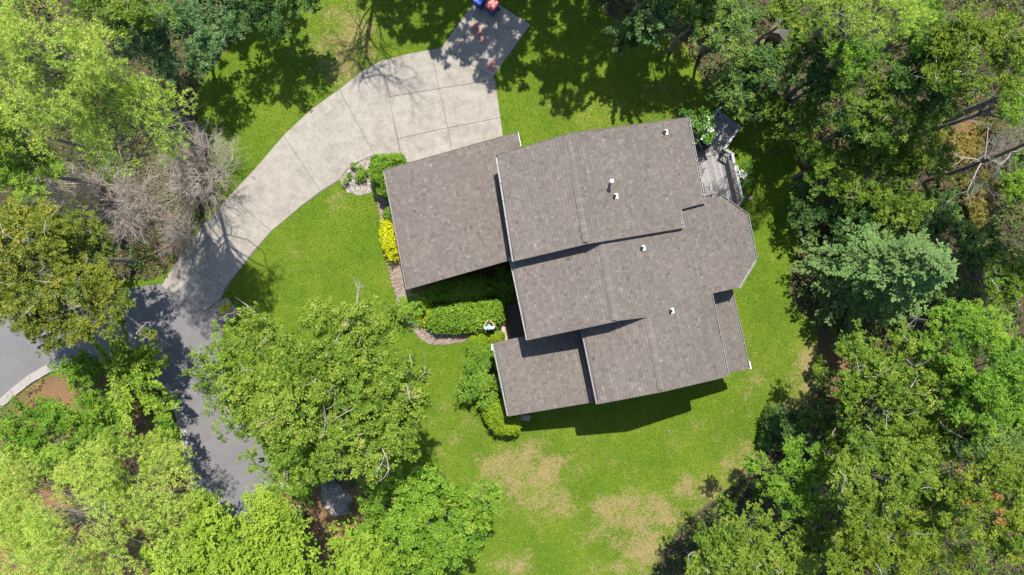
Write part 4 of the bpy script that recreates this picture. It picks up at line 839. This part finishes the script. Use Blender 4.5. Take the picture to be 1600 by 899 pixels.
def bush(lumps, mat, label, seed, name='hedge', cat='hedge', L=.075, Wd=.04, k=5, dens=3.0, rough=.12, tint=.45, group=None, core=None, box=2.6, mound=.07, spread=.05):
    """clipped or mounded evergreen: lumps are (px, py, rx px, ry px, height, rotation deg)"""
    rng = np.random.default_rng(seed); c0 = P(lumps[0][0], lumps[0][1], lumps[0][4] * .6); root = tag(empty(name, (c0[0], c0[1], 0)), label, cat, group); VV = []; TT = []; cores = []
    for (px, py, rx, ry, h, rot) in lumps:
        x, y, _ = P(px, py, h * .6); f = S * (1 - h * .6 / H); wx, wy = rx * f, ry * f; ca, sa = math.cos(math.radians(rot)), math.sin(math.radians(rot))
        area = np.pi * wx * wy + np.pi * (wx + wy) * h * .8; n = int(dens * area / (L * Wd * .55) / k); d = rdir(rng, n, -.15); e = box; g = (np.abs(d[:, 0]) ** e + np.abs(d[:, 1]) ** e + np.abs(d[:, 2]) ** e) ** (-1 / e)
        ph = rng.uniform(0, 6.28, 8); 
        bumps = sum(np.sin(d @ (rng.normal(0, 1, 3) * w_) + ph[i]) for i, w_ in enumerate((4, 5, 7, 9, 12, 15))) * mound / 2
        r = g * (1 + bumps) * rng.normal(1 - rough * .5, rough * .5, n); q = d * r[:, None]; zz = q[:, 2] * h * .62 + h * .40; lx, ly = q[:, 0] * wx, q[:, 1] * wy
        tips = np.stack([lx * ca - ly * sa + x - c0[0], lx * sa + ly * ca + y - c0[1], np.maximum(zz, .04)], 1); ax = np.stack([d[:, 0] * ca - d[:, 1] * sa, d[:, 0] * sa + d[:, 1] * ca, d[:, 2]], 1) + UP * .35 + rng.normal(0, .3, (n, 3))
        V, F = rosettes(rng, tips, ax, k, L, Wd, .55, .4); VV.append((V, F)); TT.append(np.repeat(np.clip(tint + bumps[:, None] * .8 + rng.normal(0, spread, (n, 1)) + rng.normal(0, .12, (n, k)), 0, 1).ravel(), 4))
        pr_ = []; 
        for i in range(7):
            el = -.3 + (i / 6) * (math.pi / 2 + .28); rr = []
            for j in range(16):
                a = j / 16 * 6.283; dv = np.array([math.cos(el) * math.cos(a), math.cos(el) * math.sin(a), math.sin(el)]); gg = (abs(dv) ** e).sum() ** (-1 / e) * .80; lx, ly = dv[0] * gg * wx, dv[1] * gg * wy
                rr.append((lx * ca - ly * sa + x - c0[0], lx * sa + ly * ca + y - c0[1], max(0, dv[2] * gg * h * .62 + h * .38)))
            pr_.append(rr)
        cores.append(pr_)
    V, F = join(VV); put('foliage', V, F, mat, root, np.concatenate(TT)); m = MB()
    for c in cores: m.rings(c)
    m.build('dark_core', BARKD, root, smooth=True); return root  # solid dark core, added so the shrub is not see-through

# ------------------------------------------------------------------ garden shrubs
bush([(604, 272, 24, 25, 1.9, 10), (596, 257, 17, 14, 1.7, 0), (617, 251, 15, 10, 1.6, 0), (604, 296, 12, 13, 1.5, 0)], LM['hedge'], 'clipped bright green shrub of three lumps at the garage corner beside the stones', 1, tint=.40, mound=.09)
bush([(609, 375, 13, 34, 1.0, 10)], LM['gold'], 'golden yellow shrub against the garage wall by the path', 2, name='shrub', cat='shrub', L=.09, Wd=.045, dens=2.4, rough=.2, box=2.2)
bush([(607, 335, 8, 10, .9, 0)], LM['yew'], 'small dark shrub just above the golden shrub by the garage', 12, name='shrub', cat='shrub', dens=2.2, rough=.25, box=2)
bush([(727, 494, 60, 25, 1.15, 3), (765, 487, 22, 19, 1.2, 0), (690, 499, 26, 20, 1.0, 0)], LM['hedge'], 'broad leafy light green hedge in front of the entry, in full sun', 3, L=.125, Wd=.075, k=5, dens=3.2, mound=.05, tint=.45)
bush([(727, 452, 48, 18, 1.15, 6), (690, 458, 22, 12, 1.0, 8)], LM['hedge'], 'clipped green hedge in the shade under the garage wall', 4, L=.11, Wd=.06, tint=.55)  # tint raised, painting this hedge lighter against the deep shade
bush([(787, 445, 19, 27, 1.0, 0)], LM['yew'], 'dark shaded shrub in the corner between garage and entry', 5, name='shrub', cat='shrub', L=.12, Wd=.06, dens=2.2, rough=.3, box=2)  # lighter leaf colour put in to lift the black shade of the recess
bush([(663, 487, 12, 22, .9, -8)], LM['gold'], 'yellow flowering shrub at the left end of the leafy hedge', 6, name='shrub', cat='shrub', L=.10, Wd=.05, dens=1.7, rough=.4, box=2)
broadleaf(645, 478, 24, 30, 1.8, LM['cedar'], 'loose pale green shrub over the path at the garage corner', 'shrub', 31, L=.12, Wd=.04, ncl=22, lai=2.0, amp=.3)
broadleaf(673, 462, 18, 10, 1.6, LM['fine'], 'small light green shrub poking into sun left of the shaded hedge', 'shrub', 32, L=.11, Wd=.05, ncl=14, lai=2.2)
bush([(766, 528, 22, 9, .75, 6), (748, 534, 15, 10, .7, 0)], LM['goldgreen'], 'low lime green mound beside the person at the path end', 7, name='shrub', cat='shrub', L=.06, Wd=.03, tint=.5)
bush([(753, 557, 20, 20, 1.2, 0), (742, 545, 13, 12, 1.0, 0)], LM['hedge'], 'rounded green shrub between the lime mound and the dark yew', 8, name='shrub', cat='shrub', tint=.38, mound=.1)
broadleaf(752, 603, 31, 44, 1.9, LM['yew'], 'spreading dark yew along the left wall of the low front roof', 'shrub', 33, L=.13, Wd=.05, k=7, ncl=46, cr=.3, lai=4.2, tint=.42, amp=.15, rzk=.9)
bush([(778, 646, 22, 22, 1.6, 0), (792, 662, 20, 17, 1.5, 0)], LM['goldgreen'], 'rounded lime green shrub at the low front roof corner casting a shadow', 9, name='shrub', cat='shrub', L=.07, Wd=.038, tint=.38, mound=.10)
broadleaf(557, 272, 17, 16, .55, LM['yew'], 'small green perennial clump growing in the stone bed by the driveway', 'plant', 34, L=.16, Wd=.03, k=8, ncl=16, lai=2.4, name='perennial_plant', tint=.5)
broadleaf(1097, 198, 25, 27, 2.6, LM['flower'], 'white flowering green shrub beside the tall roof corner and the deck', 'shrub', 35, L=.16, Wd=.09, ncl=30, lai=3.4, tint=.5, rzk=1, spread=.16)
broadleaf(1168, 272, 12, 24, .8, LM['flower'], 'small white flowering plants just outside the deck rail', 'plant', 36, L=.09, Wd=.05, ncl=14, lai=2.0, name='perennial_plant', spread=.2)
broadleaf(352, 478, 8, 7, .5, LM['gold'], 'small yellowish tuft in the pale stones at the driveway mouth', 'plant', 37, L=.2, Wd=.03, k=8, ncl=6, lai=2, name='perennial_plant')

# ------------------------------------------------------------------ trees, lower left and middle
broadleaf(516, 610, 206, 152, 13, LM['oak'], 'large loose oak with pale bare twigs between the street and the front lawn', 'tree', 1, L=.135, Wd=.062, k=6, ncl=130, cr=.20, lai=4.4, amp=.16, twigs=46, rzk=.6, tint=.50, spread=.09)
broadleaf(667, 812, 118, 98, 9, LM['fine'], 'rounded fine leaved green tree at the bottom beside the front lawn', 'tree', 2, L=.15, Wd=.075, k=7, ncl=110, cr=.25, lai=4.6, amp=.06, rzk=.85, tint=.50, low=-.1)
broadleaf(395, 868, 180, 114, 10, LM['maple'], 'dense vivid light green maple at the bottom edge', 'tree', 3, L=.085, Wd=.07, k=5, ncl=80, cr=.24, lai=4.2, amp=.26, rzk=.9, tint=.42, tiltm=.1, base=(470, 800))
broadleaf(575, 880, 70, 60, 9, LM['maple'], 'smaller light green maple crown squeezed between the two bottom trees', 'tree', 4, L=.10, Wd=.08, k=5, ncl=34, cr=.3, lai=3.8, rzk=.9, tint=.36)
pine(112, 812, 168, 122, 11, 'tall light green pine filling the bottom left corner', 1, ncl=80, tint=.55)
pine(222, 745, 84, 90, 7, 'light green pine above the bottom left corner pine, beside the mulch strip', 2, base=(252, 742), ncl=60, tint=.5)
broadleaf(68, 672, 92, 72, 6, LM['fine'], 'bushy green tree behind the left kerb bed, edged with yellowish leaves', 'tree', 5, L=.14, Wd=.055, ncl=56, cr=.25, lai=3.2, tint=.40)
feathery(180, 592, 84, 5.0, 'feathery arching cedar leaning over the shaded street', .35, 6, n=30, spreadA=1.5)
broadleaf(128, 580, 48, 36, 2.4, LM['fine'], 'low mixed shrub behind the kerb bend', 'shrub', 7, L=.13, Wd=.06, ncl=30, lai=2.6, tint=.45)
broadleaf(256, 690, 24, 46, 4, LM['fine'], 'narrow green shrub overhanging the orange mulch beside the small street', 'shrub', 8, L=.14, Wd=.07, ncl=26, lai=2.6, base=(262, 690))
broadleaf(306, 792, 36, 36, 4.2, LM['oak'], 'dark green shrub between the pine and the street end', 'shrub', 9, L=.12, Wd=.06, ncl=34, lai=2.8, tint=.3, base=(296, 806))
broadleaf(245, 625, 30, 24, 3, LM['cedar'], 'low pale shrub at the tip of the planting bed', 'shrub', 10, L=.12, Wd=.04, ncl=20, lai=2.2)
broadleaf(478, 742, 36, 22, 3.2, LM['fine'], 'low green shrub at the street end under the large oak', 'shrub', 11, L=.13, Wd=.06, ncl=26, lai=2.4, tint=.4)
broadleaf(66, 405, 128, 128, 9, LM['yellowoak'], 'large yellowing oak at the left edge above the street', 'tree', 12, L=.13, Wd=.055, k=6, ncl=90, cr=.22, lai=3.0, tint=.45, twigs=36, spread=.12, base=(212, 408))
broadleaf(126, 490, 112, 62, 8.0, LM['yellowoak'], 'thin yellow green tree leaning over the street from the left wood', 'tree', 13, L=.12, Wd=.05, k=6, ncl=70, cr=.17, lai=2.4, tint=.40, twigs=18, base=(190, 432))
bare(152, 308, 98, 64, 4.2, 'leafless grey shrub left of the pine bough, wide and flat', 14, stems=17, thick=.034)
bare(302, 262, 60, 72, 4.0, 'leafless brown shrub next to the upper lawn', 15, stems=16, thick=.032)
bare(275, 362, 36, 30, 2.6, 'small leafless shrub leaning toward the driveway edge', 16, stems=9, thick=.035)
pine(75, 95, 128, 100, 17.2, 'tall pine with yellow green tufts at the upper left edge', 17, base=(290, 190), ncl=95, tint=.55)
pine(195, 165, 112, 96, 15, 'tall pine with reddish boughs above the leafless shrubs', 18, base=(316, 230), ncl=85, tint=.48)
broadleaf(290, 55, 92, 70, 5.4, LM['bluegreen'], 'blue green leafy tree at the top left of the lawn', 'tree', 19, L=.13, Wd=.05, k=7, ncl=60, cr=.25, lai=3.4, tint=.45, base=(332, 92))
broadleaf(430, 0, 76, 60, 5.5, LM['oakdark'], 'dark green tree at the top edge above the upper lawn', 'tree', 20, L=.15, Wd=.05, k=7, ncl=44, lai=3.6, tint=.5, base=(440, 5))
broadleaf(195, 12, 72, 46, 8, LM['oak'], 'olive green tree behind the tall pines at the top left', 'tree', 21, L=.12, Wd=.055, ncl=40, lai=2.8, tint=.35, twigs=14, base=(260, 60))
broadleaf(38, 262, 70, 48, 7, LM['cedar'], 'green conifer like tree at the left edge under the tall pines', 'tree', 22, L=.14, Wd=.03, k=8, ncl=44, lai=3.2, tint=.45)
broadleaf(20, 195, 60, 60, 9, LM['oak'], 'leafy tree at the left edge between pine and yellowing oak', 'tree', 23, ncl=36, lai=2.8, tint=.4, base=(150, 240))

# ------------------------------------------------------------------ trees, right side
spruce(1376, 424, 103, 9.5, 'pale blue green spruce standing at the right lawn edge', 3)
broadleaf(1398, 610, 124, 114, 9, LM['oak'], 'big round oak with pale twigs on the right below the spruce', 'tree', 41, L=.13, Wd=.062, k=6, ncl=100, cr=.21, lai=3.2, amp=.18, twigs=44, tint=.40, base=(1345, 605))
broadleaf(1550, 590, 84, 104, 10.5, LM['fine'], 'brighter green tree at the right edge beside the big round oak', 'tree', 42, L=.13, Wd=.06, ncl=60, cr=.26, lai=3.2, tint=.42)
broadleaf(1500, 505, 55, 42, 7, LM['fine'], 'lighter green treetop between the spruce and the right edge', 'tree', 43, L=.12, Wd=.06, ncl=36, lai=3.0, tint=.48)
broadleaf(1160, 872, 106, 80, 6.5, LM['oak'], 'wide yellowish green tree at the bottom right of the dry lawn', 'tree', 44, L=.10, Wd=.05, ncl=90, cr=.23, lai=3.6, tint=.50, twigs=24, amp=.15, base=(1130, 850))
broadleaf(1245, 745, 60, 62, 6.5, LM['fine'], 'bright leafy tree on the lawn edge above the bottom right tree', 'tree', 45, L=.12, Wd=.06, ncl=46, cr=.26, lai=3.2, tint=.42, base=(1230, 735))
broadleaf(1375, 745, 112, 66, 10, LM['oak'], 'olive green tree under the big round oak on the right', 'tree', 46, L=.11, Wd=.055, ncl=80, cr=.22, lai=3.2, tint=.44, twigs=22)
broadleaf(1405, 845, 118, 78, 10, LM['olive'], 'olive and yellow glossy leaved tree at the lower right', 'tree', 47, L=.14, Wd=.05, k=7, ncl=80, cr=.22, lai=3.2, tint=.42, twigs=16)
corner_tree = broadleaf(1555, 800, 82, 100, 12, LM['olive'], 'tall green tree with orange leaf tips in the lower right corner', 'tree', 48, L=.14, Wd=.05, k=7, ncl=66, cr=.24, lai=3.2, tint=.40, spread=.16)
def seed_heads(root, n, R, z, seed):
    rng = np.random.default_rng(seed); c = rdir(rng, n, .25) * np.array([R, R, R * .55]) * rng.uniform(.7, 1.05, (n, 1)) + np.array([0, 0, z]); t = np.repeat(c, 16, 0) + rng.normal(0, .08, (n * 16, 3)); V, F = rosettes(rng, t, UP + rng.normal(0, .5, (n * 16, 3)), 5, .08, .03)
    put('seed_heads', V, F, leafmat('orange_seed_heads', [(0, (.40, .16, .05)), (1, (.62, .34, .12))], .2), root, np.repeat(rng.random(len(F)), 4))['kind'] = 'stuff'
seed_heads(corner_tree, 26, 1.75, 10.4, 6)
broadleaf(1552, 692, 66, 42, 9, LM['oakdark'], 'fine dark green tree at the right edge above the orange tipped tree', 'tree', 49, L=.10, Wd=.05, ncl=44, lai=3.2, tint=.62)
broadleaf(1280, 850, 60, 62, 6, LM['oak'], 'green tree with open gaps and dead branches right of the bottom right tree', 'tree', 50, L=.12, Wd=.055, ncl=30, cr=.24, lai=2.2, tint=.42, twigs=30)
broadleaf(1272, 665, 52, 34, 3.5, LM['oakdark'], 'dark green shrub on the right lawn edge below the bare soil', 'shrub', 51, L=.13, Wd=.07, ncl=30, lai=3, tint=.6)
broadleaf(1287, 585, 22, 28, 1.2, LM['oak'], 'small scraggly shrub growing in the bare soil by the lawn', 'shrub', 52, L=.10, Wd=.05, ncl=16, lai=1.6, tint=.4)
broadleaf(1335, 545, 30, 30, 3, LM['fine'], 'leafy sapling between the spruce and the big round oak', 'shrub', 53, L=.14, Wd=.07, ncl=18, lai=2.4, tint=.4)
bush([(1212, 668, 17, 30, 1.6, 0), (1200, 690, 12, 14, 1.2, 0)], LM['oakdark'], 'small dark evergreen shrub standing in the lawn at the right edge', 54, name='shrub', cat='shrub', L=.13, Wd=.05, rough=.35, box=2, dens=2.2)
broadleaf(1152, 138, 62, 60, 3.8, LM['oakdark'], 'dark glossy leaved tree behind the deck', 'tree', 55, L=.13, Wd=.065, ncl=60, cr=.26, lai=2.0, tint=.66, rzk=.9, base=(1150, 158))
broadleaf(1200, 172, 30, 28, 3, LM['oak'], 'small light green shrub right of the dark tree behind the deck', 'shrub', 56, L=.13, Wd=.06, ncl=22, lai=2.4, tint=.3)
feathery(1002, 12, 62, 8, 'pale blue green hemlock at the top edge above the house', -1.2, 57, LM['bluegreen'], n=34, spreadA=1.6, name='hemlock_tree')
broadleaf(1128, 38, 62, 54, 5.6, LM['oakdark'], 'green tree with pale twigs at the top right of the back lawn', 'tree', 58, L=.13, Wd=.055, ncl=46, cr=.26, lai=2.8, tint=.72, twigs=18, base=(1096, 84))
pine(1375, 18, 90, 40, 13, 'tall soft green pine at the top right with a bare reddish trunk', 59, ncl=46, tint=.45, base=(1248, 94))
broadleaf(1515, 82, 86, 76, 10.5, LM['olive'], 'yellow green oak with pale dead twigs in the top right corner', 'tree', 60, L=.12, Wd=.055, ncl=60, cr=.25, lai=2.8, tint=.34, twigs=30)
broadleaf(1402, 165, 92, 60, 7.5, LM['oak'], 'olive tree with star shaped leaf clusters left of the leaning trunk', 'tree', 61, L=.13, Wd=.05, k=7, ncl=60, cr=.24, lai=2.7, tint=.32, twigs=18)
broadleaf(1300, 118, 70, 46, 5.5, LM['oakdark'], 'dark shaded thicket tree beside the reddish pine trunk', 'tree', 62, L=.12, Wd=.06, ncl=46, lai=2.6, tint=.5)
broadleaf(1256, 188, 44, 38, 4, LM['oak'], 'yellow green leafy shrub at the wood edge right of the deck', 'shrub', 63, L=.13, Wd=.055, k=7, ncl=30, lai=2.4, tint=.4)
broadleaf(1360, 262, 84, 62, 4.5, LM['oak'], 'olive undergrowth tree above the spruce', 'tree', 64, L=.11, Wd=.055, ncl=66, cr=.22, lai=2.5, tint=.34, twigs=12)
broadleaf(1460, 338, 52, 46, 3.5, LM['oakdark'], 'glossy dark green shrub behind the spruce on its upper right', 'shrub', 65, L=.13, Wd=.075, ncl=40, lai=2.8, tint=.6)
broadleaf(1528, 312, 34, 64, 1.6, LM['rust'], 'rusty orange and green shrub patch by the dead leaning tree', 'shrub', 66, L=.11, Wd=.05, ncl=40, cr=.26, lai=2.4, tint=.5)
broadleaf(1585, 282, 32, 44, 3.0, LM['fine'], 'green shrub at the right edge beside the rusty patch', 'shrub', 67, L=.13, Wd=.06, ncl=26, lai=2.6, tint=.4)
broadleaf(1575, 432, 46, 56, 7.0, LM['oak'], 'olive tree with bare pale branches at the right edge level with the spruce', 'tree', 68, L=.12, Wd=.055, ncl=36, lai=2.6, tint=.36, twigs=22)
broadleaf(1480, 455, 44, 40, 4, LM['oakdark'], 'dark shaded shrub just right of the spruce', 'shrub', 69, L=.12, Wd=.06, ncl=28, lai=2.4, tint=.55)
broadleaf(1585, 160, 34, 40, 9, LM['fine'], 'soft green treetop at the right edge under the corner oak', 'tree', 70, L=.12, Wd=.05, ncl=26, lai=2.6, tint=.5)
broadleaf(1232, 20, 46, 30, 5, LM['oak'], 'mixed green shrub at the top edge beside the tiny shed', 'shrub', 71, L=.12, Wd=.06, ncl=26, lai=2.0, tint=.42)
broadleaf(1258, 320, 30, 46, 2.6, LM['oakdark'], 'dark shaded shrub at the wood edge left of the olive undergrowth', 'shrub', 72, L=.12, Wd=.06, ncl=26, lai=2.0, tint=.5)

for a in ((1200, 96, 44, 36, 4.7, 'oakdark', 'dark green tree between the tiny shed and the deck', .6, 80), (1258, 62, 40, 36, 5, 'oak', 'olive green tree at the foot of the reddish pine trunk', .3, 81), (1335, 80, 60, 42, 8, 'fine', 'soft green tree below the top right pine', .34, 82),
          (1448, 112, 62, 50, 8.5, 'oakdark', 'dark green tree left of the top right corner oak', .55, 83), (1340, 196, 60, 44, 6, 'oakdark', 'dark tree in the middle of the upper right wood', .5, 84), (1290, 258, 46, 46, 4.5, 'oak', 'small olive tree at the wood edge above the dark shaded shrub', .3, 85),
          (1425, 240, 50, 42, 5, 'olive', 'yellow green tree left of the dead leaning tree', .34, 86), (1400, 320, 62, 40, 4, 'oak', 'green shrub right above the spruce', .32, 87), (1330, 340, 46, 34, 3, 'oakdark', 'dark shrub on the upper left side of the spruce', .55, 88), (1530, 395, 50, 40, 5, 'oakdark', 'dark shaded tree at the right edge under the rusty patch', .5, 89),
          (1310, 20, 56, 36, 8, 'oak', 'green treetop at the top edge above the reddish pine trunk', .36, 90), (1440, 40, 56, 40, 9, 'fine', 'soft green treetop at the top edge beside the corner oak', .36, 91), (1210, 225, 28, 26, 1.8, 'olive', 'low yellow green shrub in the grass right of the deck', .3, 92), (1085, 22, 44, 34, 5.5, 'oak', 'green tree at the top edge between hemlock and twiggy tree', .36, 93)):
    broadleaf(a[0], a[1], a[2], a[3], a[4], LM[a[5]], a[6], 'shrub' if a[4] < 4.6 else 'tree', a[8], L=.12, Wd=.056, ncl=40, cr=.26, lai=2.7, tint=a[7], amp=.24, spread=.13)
broadleaf(308, 862, 52, 46, 4.4, LM['fine'], 'green shrub at the bottom edge wedged between the pine and the maple', 'shrub', 94, L=.13, Wd=.06, ncl=30, lai=3.0, tint=.34)
broadleaf(232, 560, 34, 26, 2.6, LM['cedar'], 'light green shrub at the shaded street beside the feathery cedar', 'shrub', 95, L=.12, Wd=.045, ncl=22, lai=2.6)
broadleaf(1500, 228, 40, 32, 1.0, LM['rust'], 'low orange tan shrub between the leaning trunk and the dead tree', 'shrub', 96, L=.10, Wd=.045, ncl=30, lai=2.2, tint=.62)
broadleaf(1548, 200, 34, 26, 1.2, LM['rust'], 'yellowish green low shrub just below the leaning trunk at the right', 'shrub', 97, L=.10, Wd=.045, ncl=26, lai=2.0, tint=.35)
bare(1588, 225, 34, 44, 4.5, 'pale leafless shrub at the right edge beside the dead tree', 98, stems=8, mat=TWIG, kids=(5, 4, 4, 3), thick=.03)
broadleaf(1575, 655, 50, 44, 7, LM['fine'], 'green tree at the right edge between the bright tree and the fine dark one', 'tree', 99, L=.12, Wd=.06, ncl=36, lai=3.0, tint=.42)
broadleaf(1470, 690, 56, 44, 7.5, LM['oak'], 'green tree filling the gap below the big round oak', 'tree', 100, L=.12, Wd=.056, ncl=40, lai=3.0, tint=.45)
broadleaf(1310, 700, 44, 40, 4.5, LM['oak'], 'green shrub behind the bright leafy tree at the lawn edge', 'shrub', 101, L=.12, Wd=.056, ncl=30, lai=2.8, tint=.42)
broadleaf(1470, 770, 50, 44, 9, LM['fine'], 'leafy treetop between the olive tree and the orange tipped tree', 'tree', 102, L=.12, Wd=.056, ncl=36, lai=2.8, tint=.44)
broadleaf(150, 640, 52, 36, 3.6, LM['fine'], 'green shrub in the middle of the left planting bed behind the cedar', 'shrub', 103, L=.13, Wd=.06, ncl=34, lai=3.0, tint=.38)
broadleaf(470, 762, 34, 20, 2.2, LM['fine'], 'low shrub beside the green utility cabinet', 'shrub', 105, L=.12, Wd=.055, ncl=20, lai=2.4, tint=.36)
# standing dead tree and a tall leaning trunk whose crown is beyond the frame
def dead_tree():
    rng = np.random.default_rng(77); b = P(1442, 284); root = tag(empty('dead_tree', b), 'leafless dead tree with a dark leaning trunk and pale branches above the rusty shrubs', 'tree')
    top = np.array([1.5, 1.3, 8.5]); t = np.linspace(0, 1, 9)[:, None]; p = top * t + np.sin(t * 3) * np.array([.1, -.15, 0]); put('trunk', *tubes(p[None], np.linspace(.13, .04, 9)[None], 8), BARKD, root, smooth=True)
    n = 15; f = rng.uniform(.12, .95, n); s = np.stack([np.interp(f, t[:, 0], p[:, i]) for i in range(3)], 1); d = nrm(rdir(rng, n, -.2) + np.array([0, 0, .15])); V, F, _ = branching(rng, s, d, rng.uniform(.8, 1.7, n), np.full(n, .035), 4, (4, 4, 3), .55, .05); put('branches', V, F, TWIG, root)
dead_tree()
def tall_tree(px, py, h, lean, label, seed, R=3.0, mat='oakdark'):
    rng = np.random.default_rng(seed); b = P(px, py); root = tag(empty('broadleaf_tree', b), label, 'tree'); ncl = 44; d = rdir(rng, ncl, -.4); cl = d * (rng.uniform(.2, 1, ncl) ** .5)[:, None] * np.array([R, R, R * .7]) + np.array([lean[0], lean[1], h - R * .6])
    ci = rng.integers(0, ncl, 4200); td = rdir(rng, 4200, -.4); tips = cl[ci] + td * R * .28 * rng.uniform(.3, 1, (4200, 1)); V, F = rosettes(rng, tips, td * .5 + UP, 6, .16, .075); put('crown', V, F, LM[mat], root, np.repeat(np.clip(rng.normal(.5, .15, len(F)), 0, 1), 4)); woody(rng, root, .03 + .0055 * h, h - R * .5, np.array(lean), cl, BARK, 40)
tall_tree(1469, 192, 22, (.9, .6), 'tall tree on a long dark trunk leaning out past the right edge', 5, 2.7)

# trees past the top edge: only their shade on the lawn and the pad is in the picture
proto = None
def shade_tree(px, py, R, h, seed, lab='leafy tree standing past the top edge that shades the upper lawn'):
    global proto
    x, y, _ = P(px, py)
    if proto is None:
        proto = tag(empty('broadleaf_tree', (x, y, 0)), lab, 'tree', 'trees past the top edge'); rng = np.random.default_rng(99); ncl = 75; d = rdir(rng, ncl, -.5); cl = d * (rng.uniform(.15, 1, ncl) ** .5)[:, None] * np.array([.88, .88, .45]) + np.array([0, 0, 4.0]); n = 1900
        ci = rng.integers(0, ncl, n); td = rdir(rng, n, -.5); tips = cl[ci] + td * .115 * rng.uniform(.3, 1, (n, 1)); V, F = rosettes(rng, tips, td * .5 + UP, 6, .052, .03); put('crown', V, F, LM['oakdark'], proto, np.repeat(np.clip(rng.normal(.5, .15, len(F)), 0, 1), 4)); woody(rng, proto, .06, 4.2, np.zeros(2), cl, BARK, 30)
        o = proto; kids = list(proto.children)
    else:
        o = proto.copy(); COL.objects.link(o)
        for ch in proto.children:
            if ch.parent is proto: c = ch.copy(); COL.objects.link(c); c.parent = o
    o.location = (x, y, 0); o.scale = (R, R, h / 4.6); o.rotation_euler.z = seed * 1.3
for i, a in enumerate([(868, -60, 2.9, 11), (965, -45, 2.6, 11), (1030, -25, 2.6, 11.5), (1090, -115, 2.6, 12), (800, -52, 1.9, 12), (730, -75, 1.9, 11), (668, -130, 2.4, 11.5), (930, -130, 3.0, 11), (820, -140, 2.6, 10), (735, -175, 2.6, 11), (370, -95, 2.6, 11), (460, -85, 1.8, 11), (1000, -140, 3, 10), (620, -190, 2.4, 12), (905, -10, 1.6, 12.5)]): shade_tree(a[0], a[1], a[2], a[3], i)
def thin_dead(px, py, h):
    rng = np.random.default_rng(31); root = tag(empty('dead_tree', P(px, py)), 'thin leafless tree past the top edge throwing its branch shadow onto the driveway', 'tree'); t = np.linspace(0, 1, 9)[:, None]; p = np.array([0.25, -.5, h]) * t + np.sin(t * 4) * np.array([.12, .1, 0]); put('trunk', *tubes(p[None], np.linspace(.15, .03, 9)[None], 8), BARK, root, smooth=True)
    n = 16; f = rng.uniform(.4, .98, n); s = np.stack([np.interp(f, t[:, 0], p[:, i]) for i in range(3)], 1); d = nrm(rdir(rng, n, -.1) + np.array([.2, 0, .7])); V, F, _ = branching(rng, s, d, rng.uniform(1.4, 3.0, n), np.full(n, .05), 4, (4, 4, 3), .42, .1); put('branches', V, F, BARK, root)
thin_dead(590, -80, 14)

# ------------------------------------------------------------------ undergrowth of the woods
def undergrowth():
    rng = np.random.default_rng(21); n = 68000; x = rng.uniform(-32, 34, n); y = rng.uniform(-21, 21, n); k = woodmask(x, y)
    for p in (ROADW, DRIVE, P2(BED3), P2(BED4), P2(BED2)): k &= ~inpoly(x, y, p)
    f = lambda s, a, b: np.sin(x * s + a) * np.sin(y * s * 1.1 + b) + .6 * np.sin(x * s * 2.3 + b + y * s * .7) + .4 * np.sin(y * s * 3.1 - x * s * 1.9 + a)
    dens = f(.9, 1.3, .4); isle = np.zeros(n, bool)
    for p in (W_ISLE, W_BED): isle |= inpoly(x, y, P2(p))
    k &= (dens + rng.normal(0, .5, n) > np.where(isle, -.35, -1.2)); soil = ((x - P(1312, 580)[0]) / 1.1) ** 2 + ((y - P(1312, 580)[1]) / 1.8) ** 2 < 1
    soil |= ((x - P(1520, 215)[0]) / 1.7) ** 2 + ((y - P(1520, 215)[1]) / 1.3) ** 2 < 1
    bs = ((x - P(195, 318)[0]) / 3.2) ** 2 + ((y - P(195, 318)[1]) / 1.8) ** 2 < 1
    bs |= ((x - P(312, 272)[0]) / 1.9) ** 2 + ((y - P(312, 272)[1]) / 2.3) ** 2 < 1; k &= ~bs | (rng.random(n) < .3)
    k &= ~soil | (rng.random(n) < .3); x, y, dens = x[k], y[k], dens[k]; n = len(x); f = lambda s, a, b: np.sin(x * s + a) * np.sin(y * s * 1.1 + b) + .5 * np.sin(x * s * 2.7 + y * s + b)
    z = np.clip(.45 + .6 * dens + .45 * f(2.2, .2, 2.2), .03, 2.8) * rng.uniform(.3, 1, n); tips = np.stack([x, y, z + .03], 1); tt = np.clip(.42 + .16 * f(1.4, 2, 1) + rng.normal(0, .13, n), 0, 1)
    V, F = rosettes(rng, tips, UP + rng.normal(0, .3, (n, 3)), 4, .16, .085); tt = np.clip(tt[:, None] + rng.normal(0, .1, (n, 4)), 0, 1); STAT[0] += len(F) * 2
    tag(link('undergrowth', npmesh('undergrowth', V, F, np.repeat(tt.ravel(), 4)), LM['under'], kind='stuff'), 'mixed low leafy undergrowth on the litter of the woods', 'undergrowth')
undergrowth()
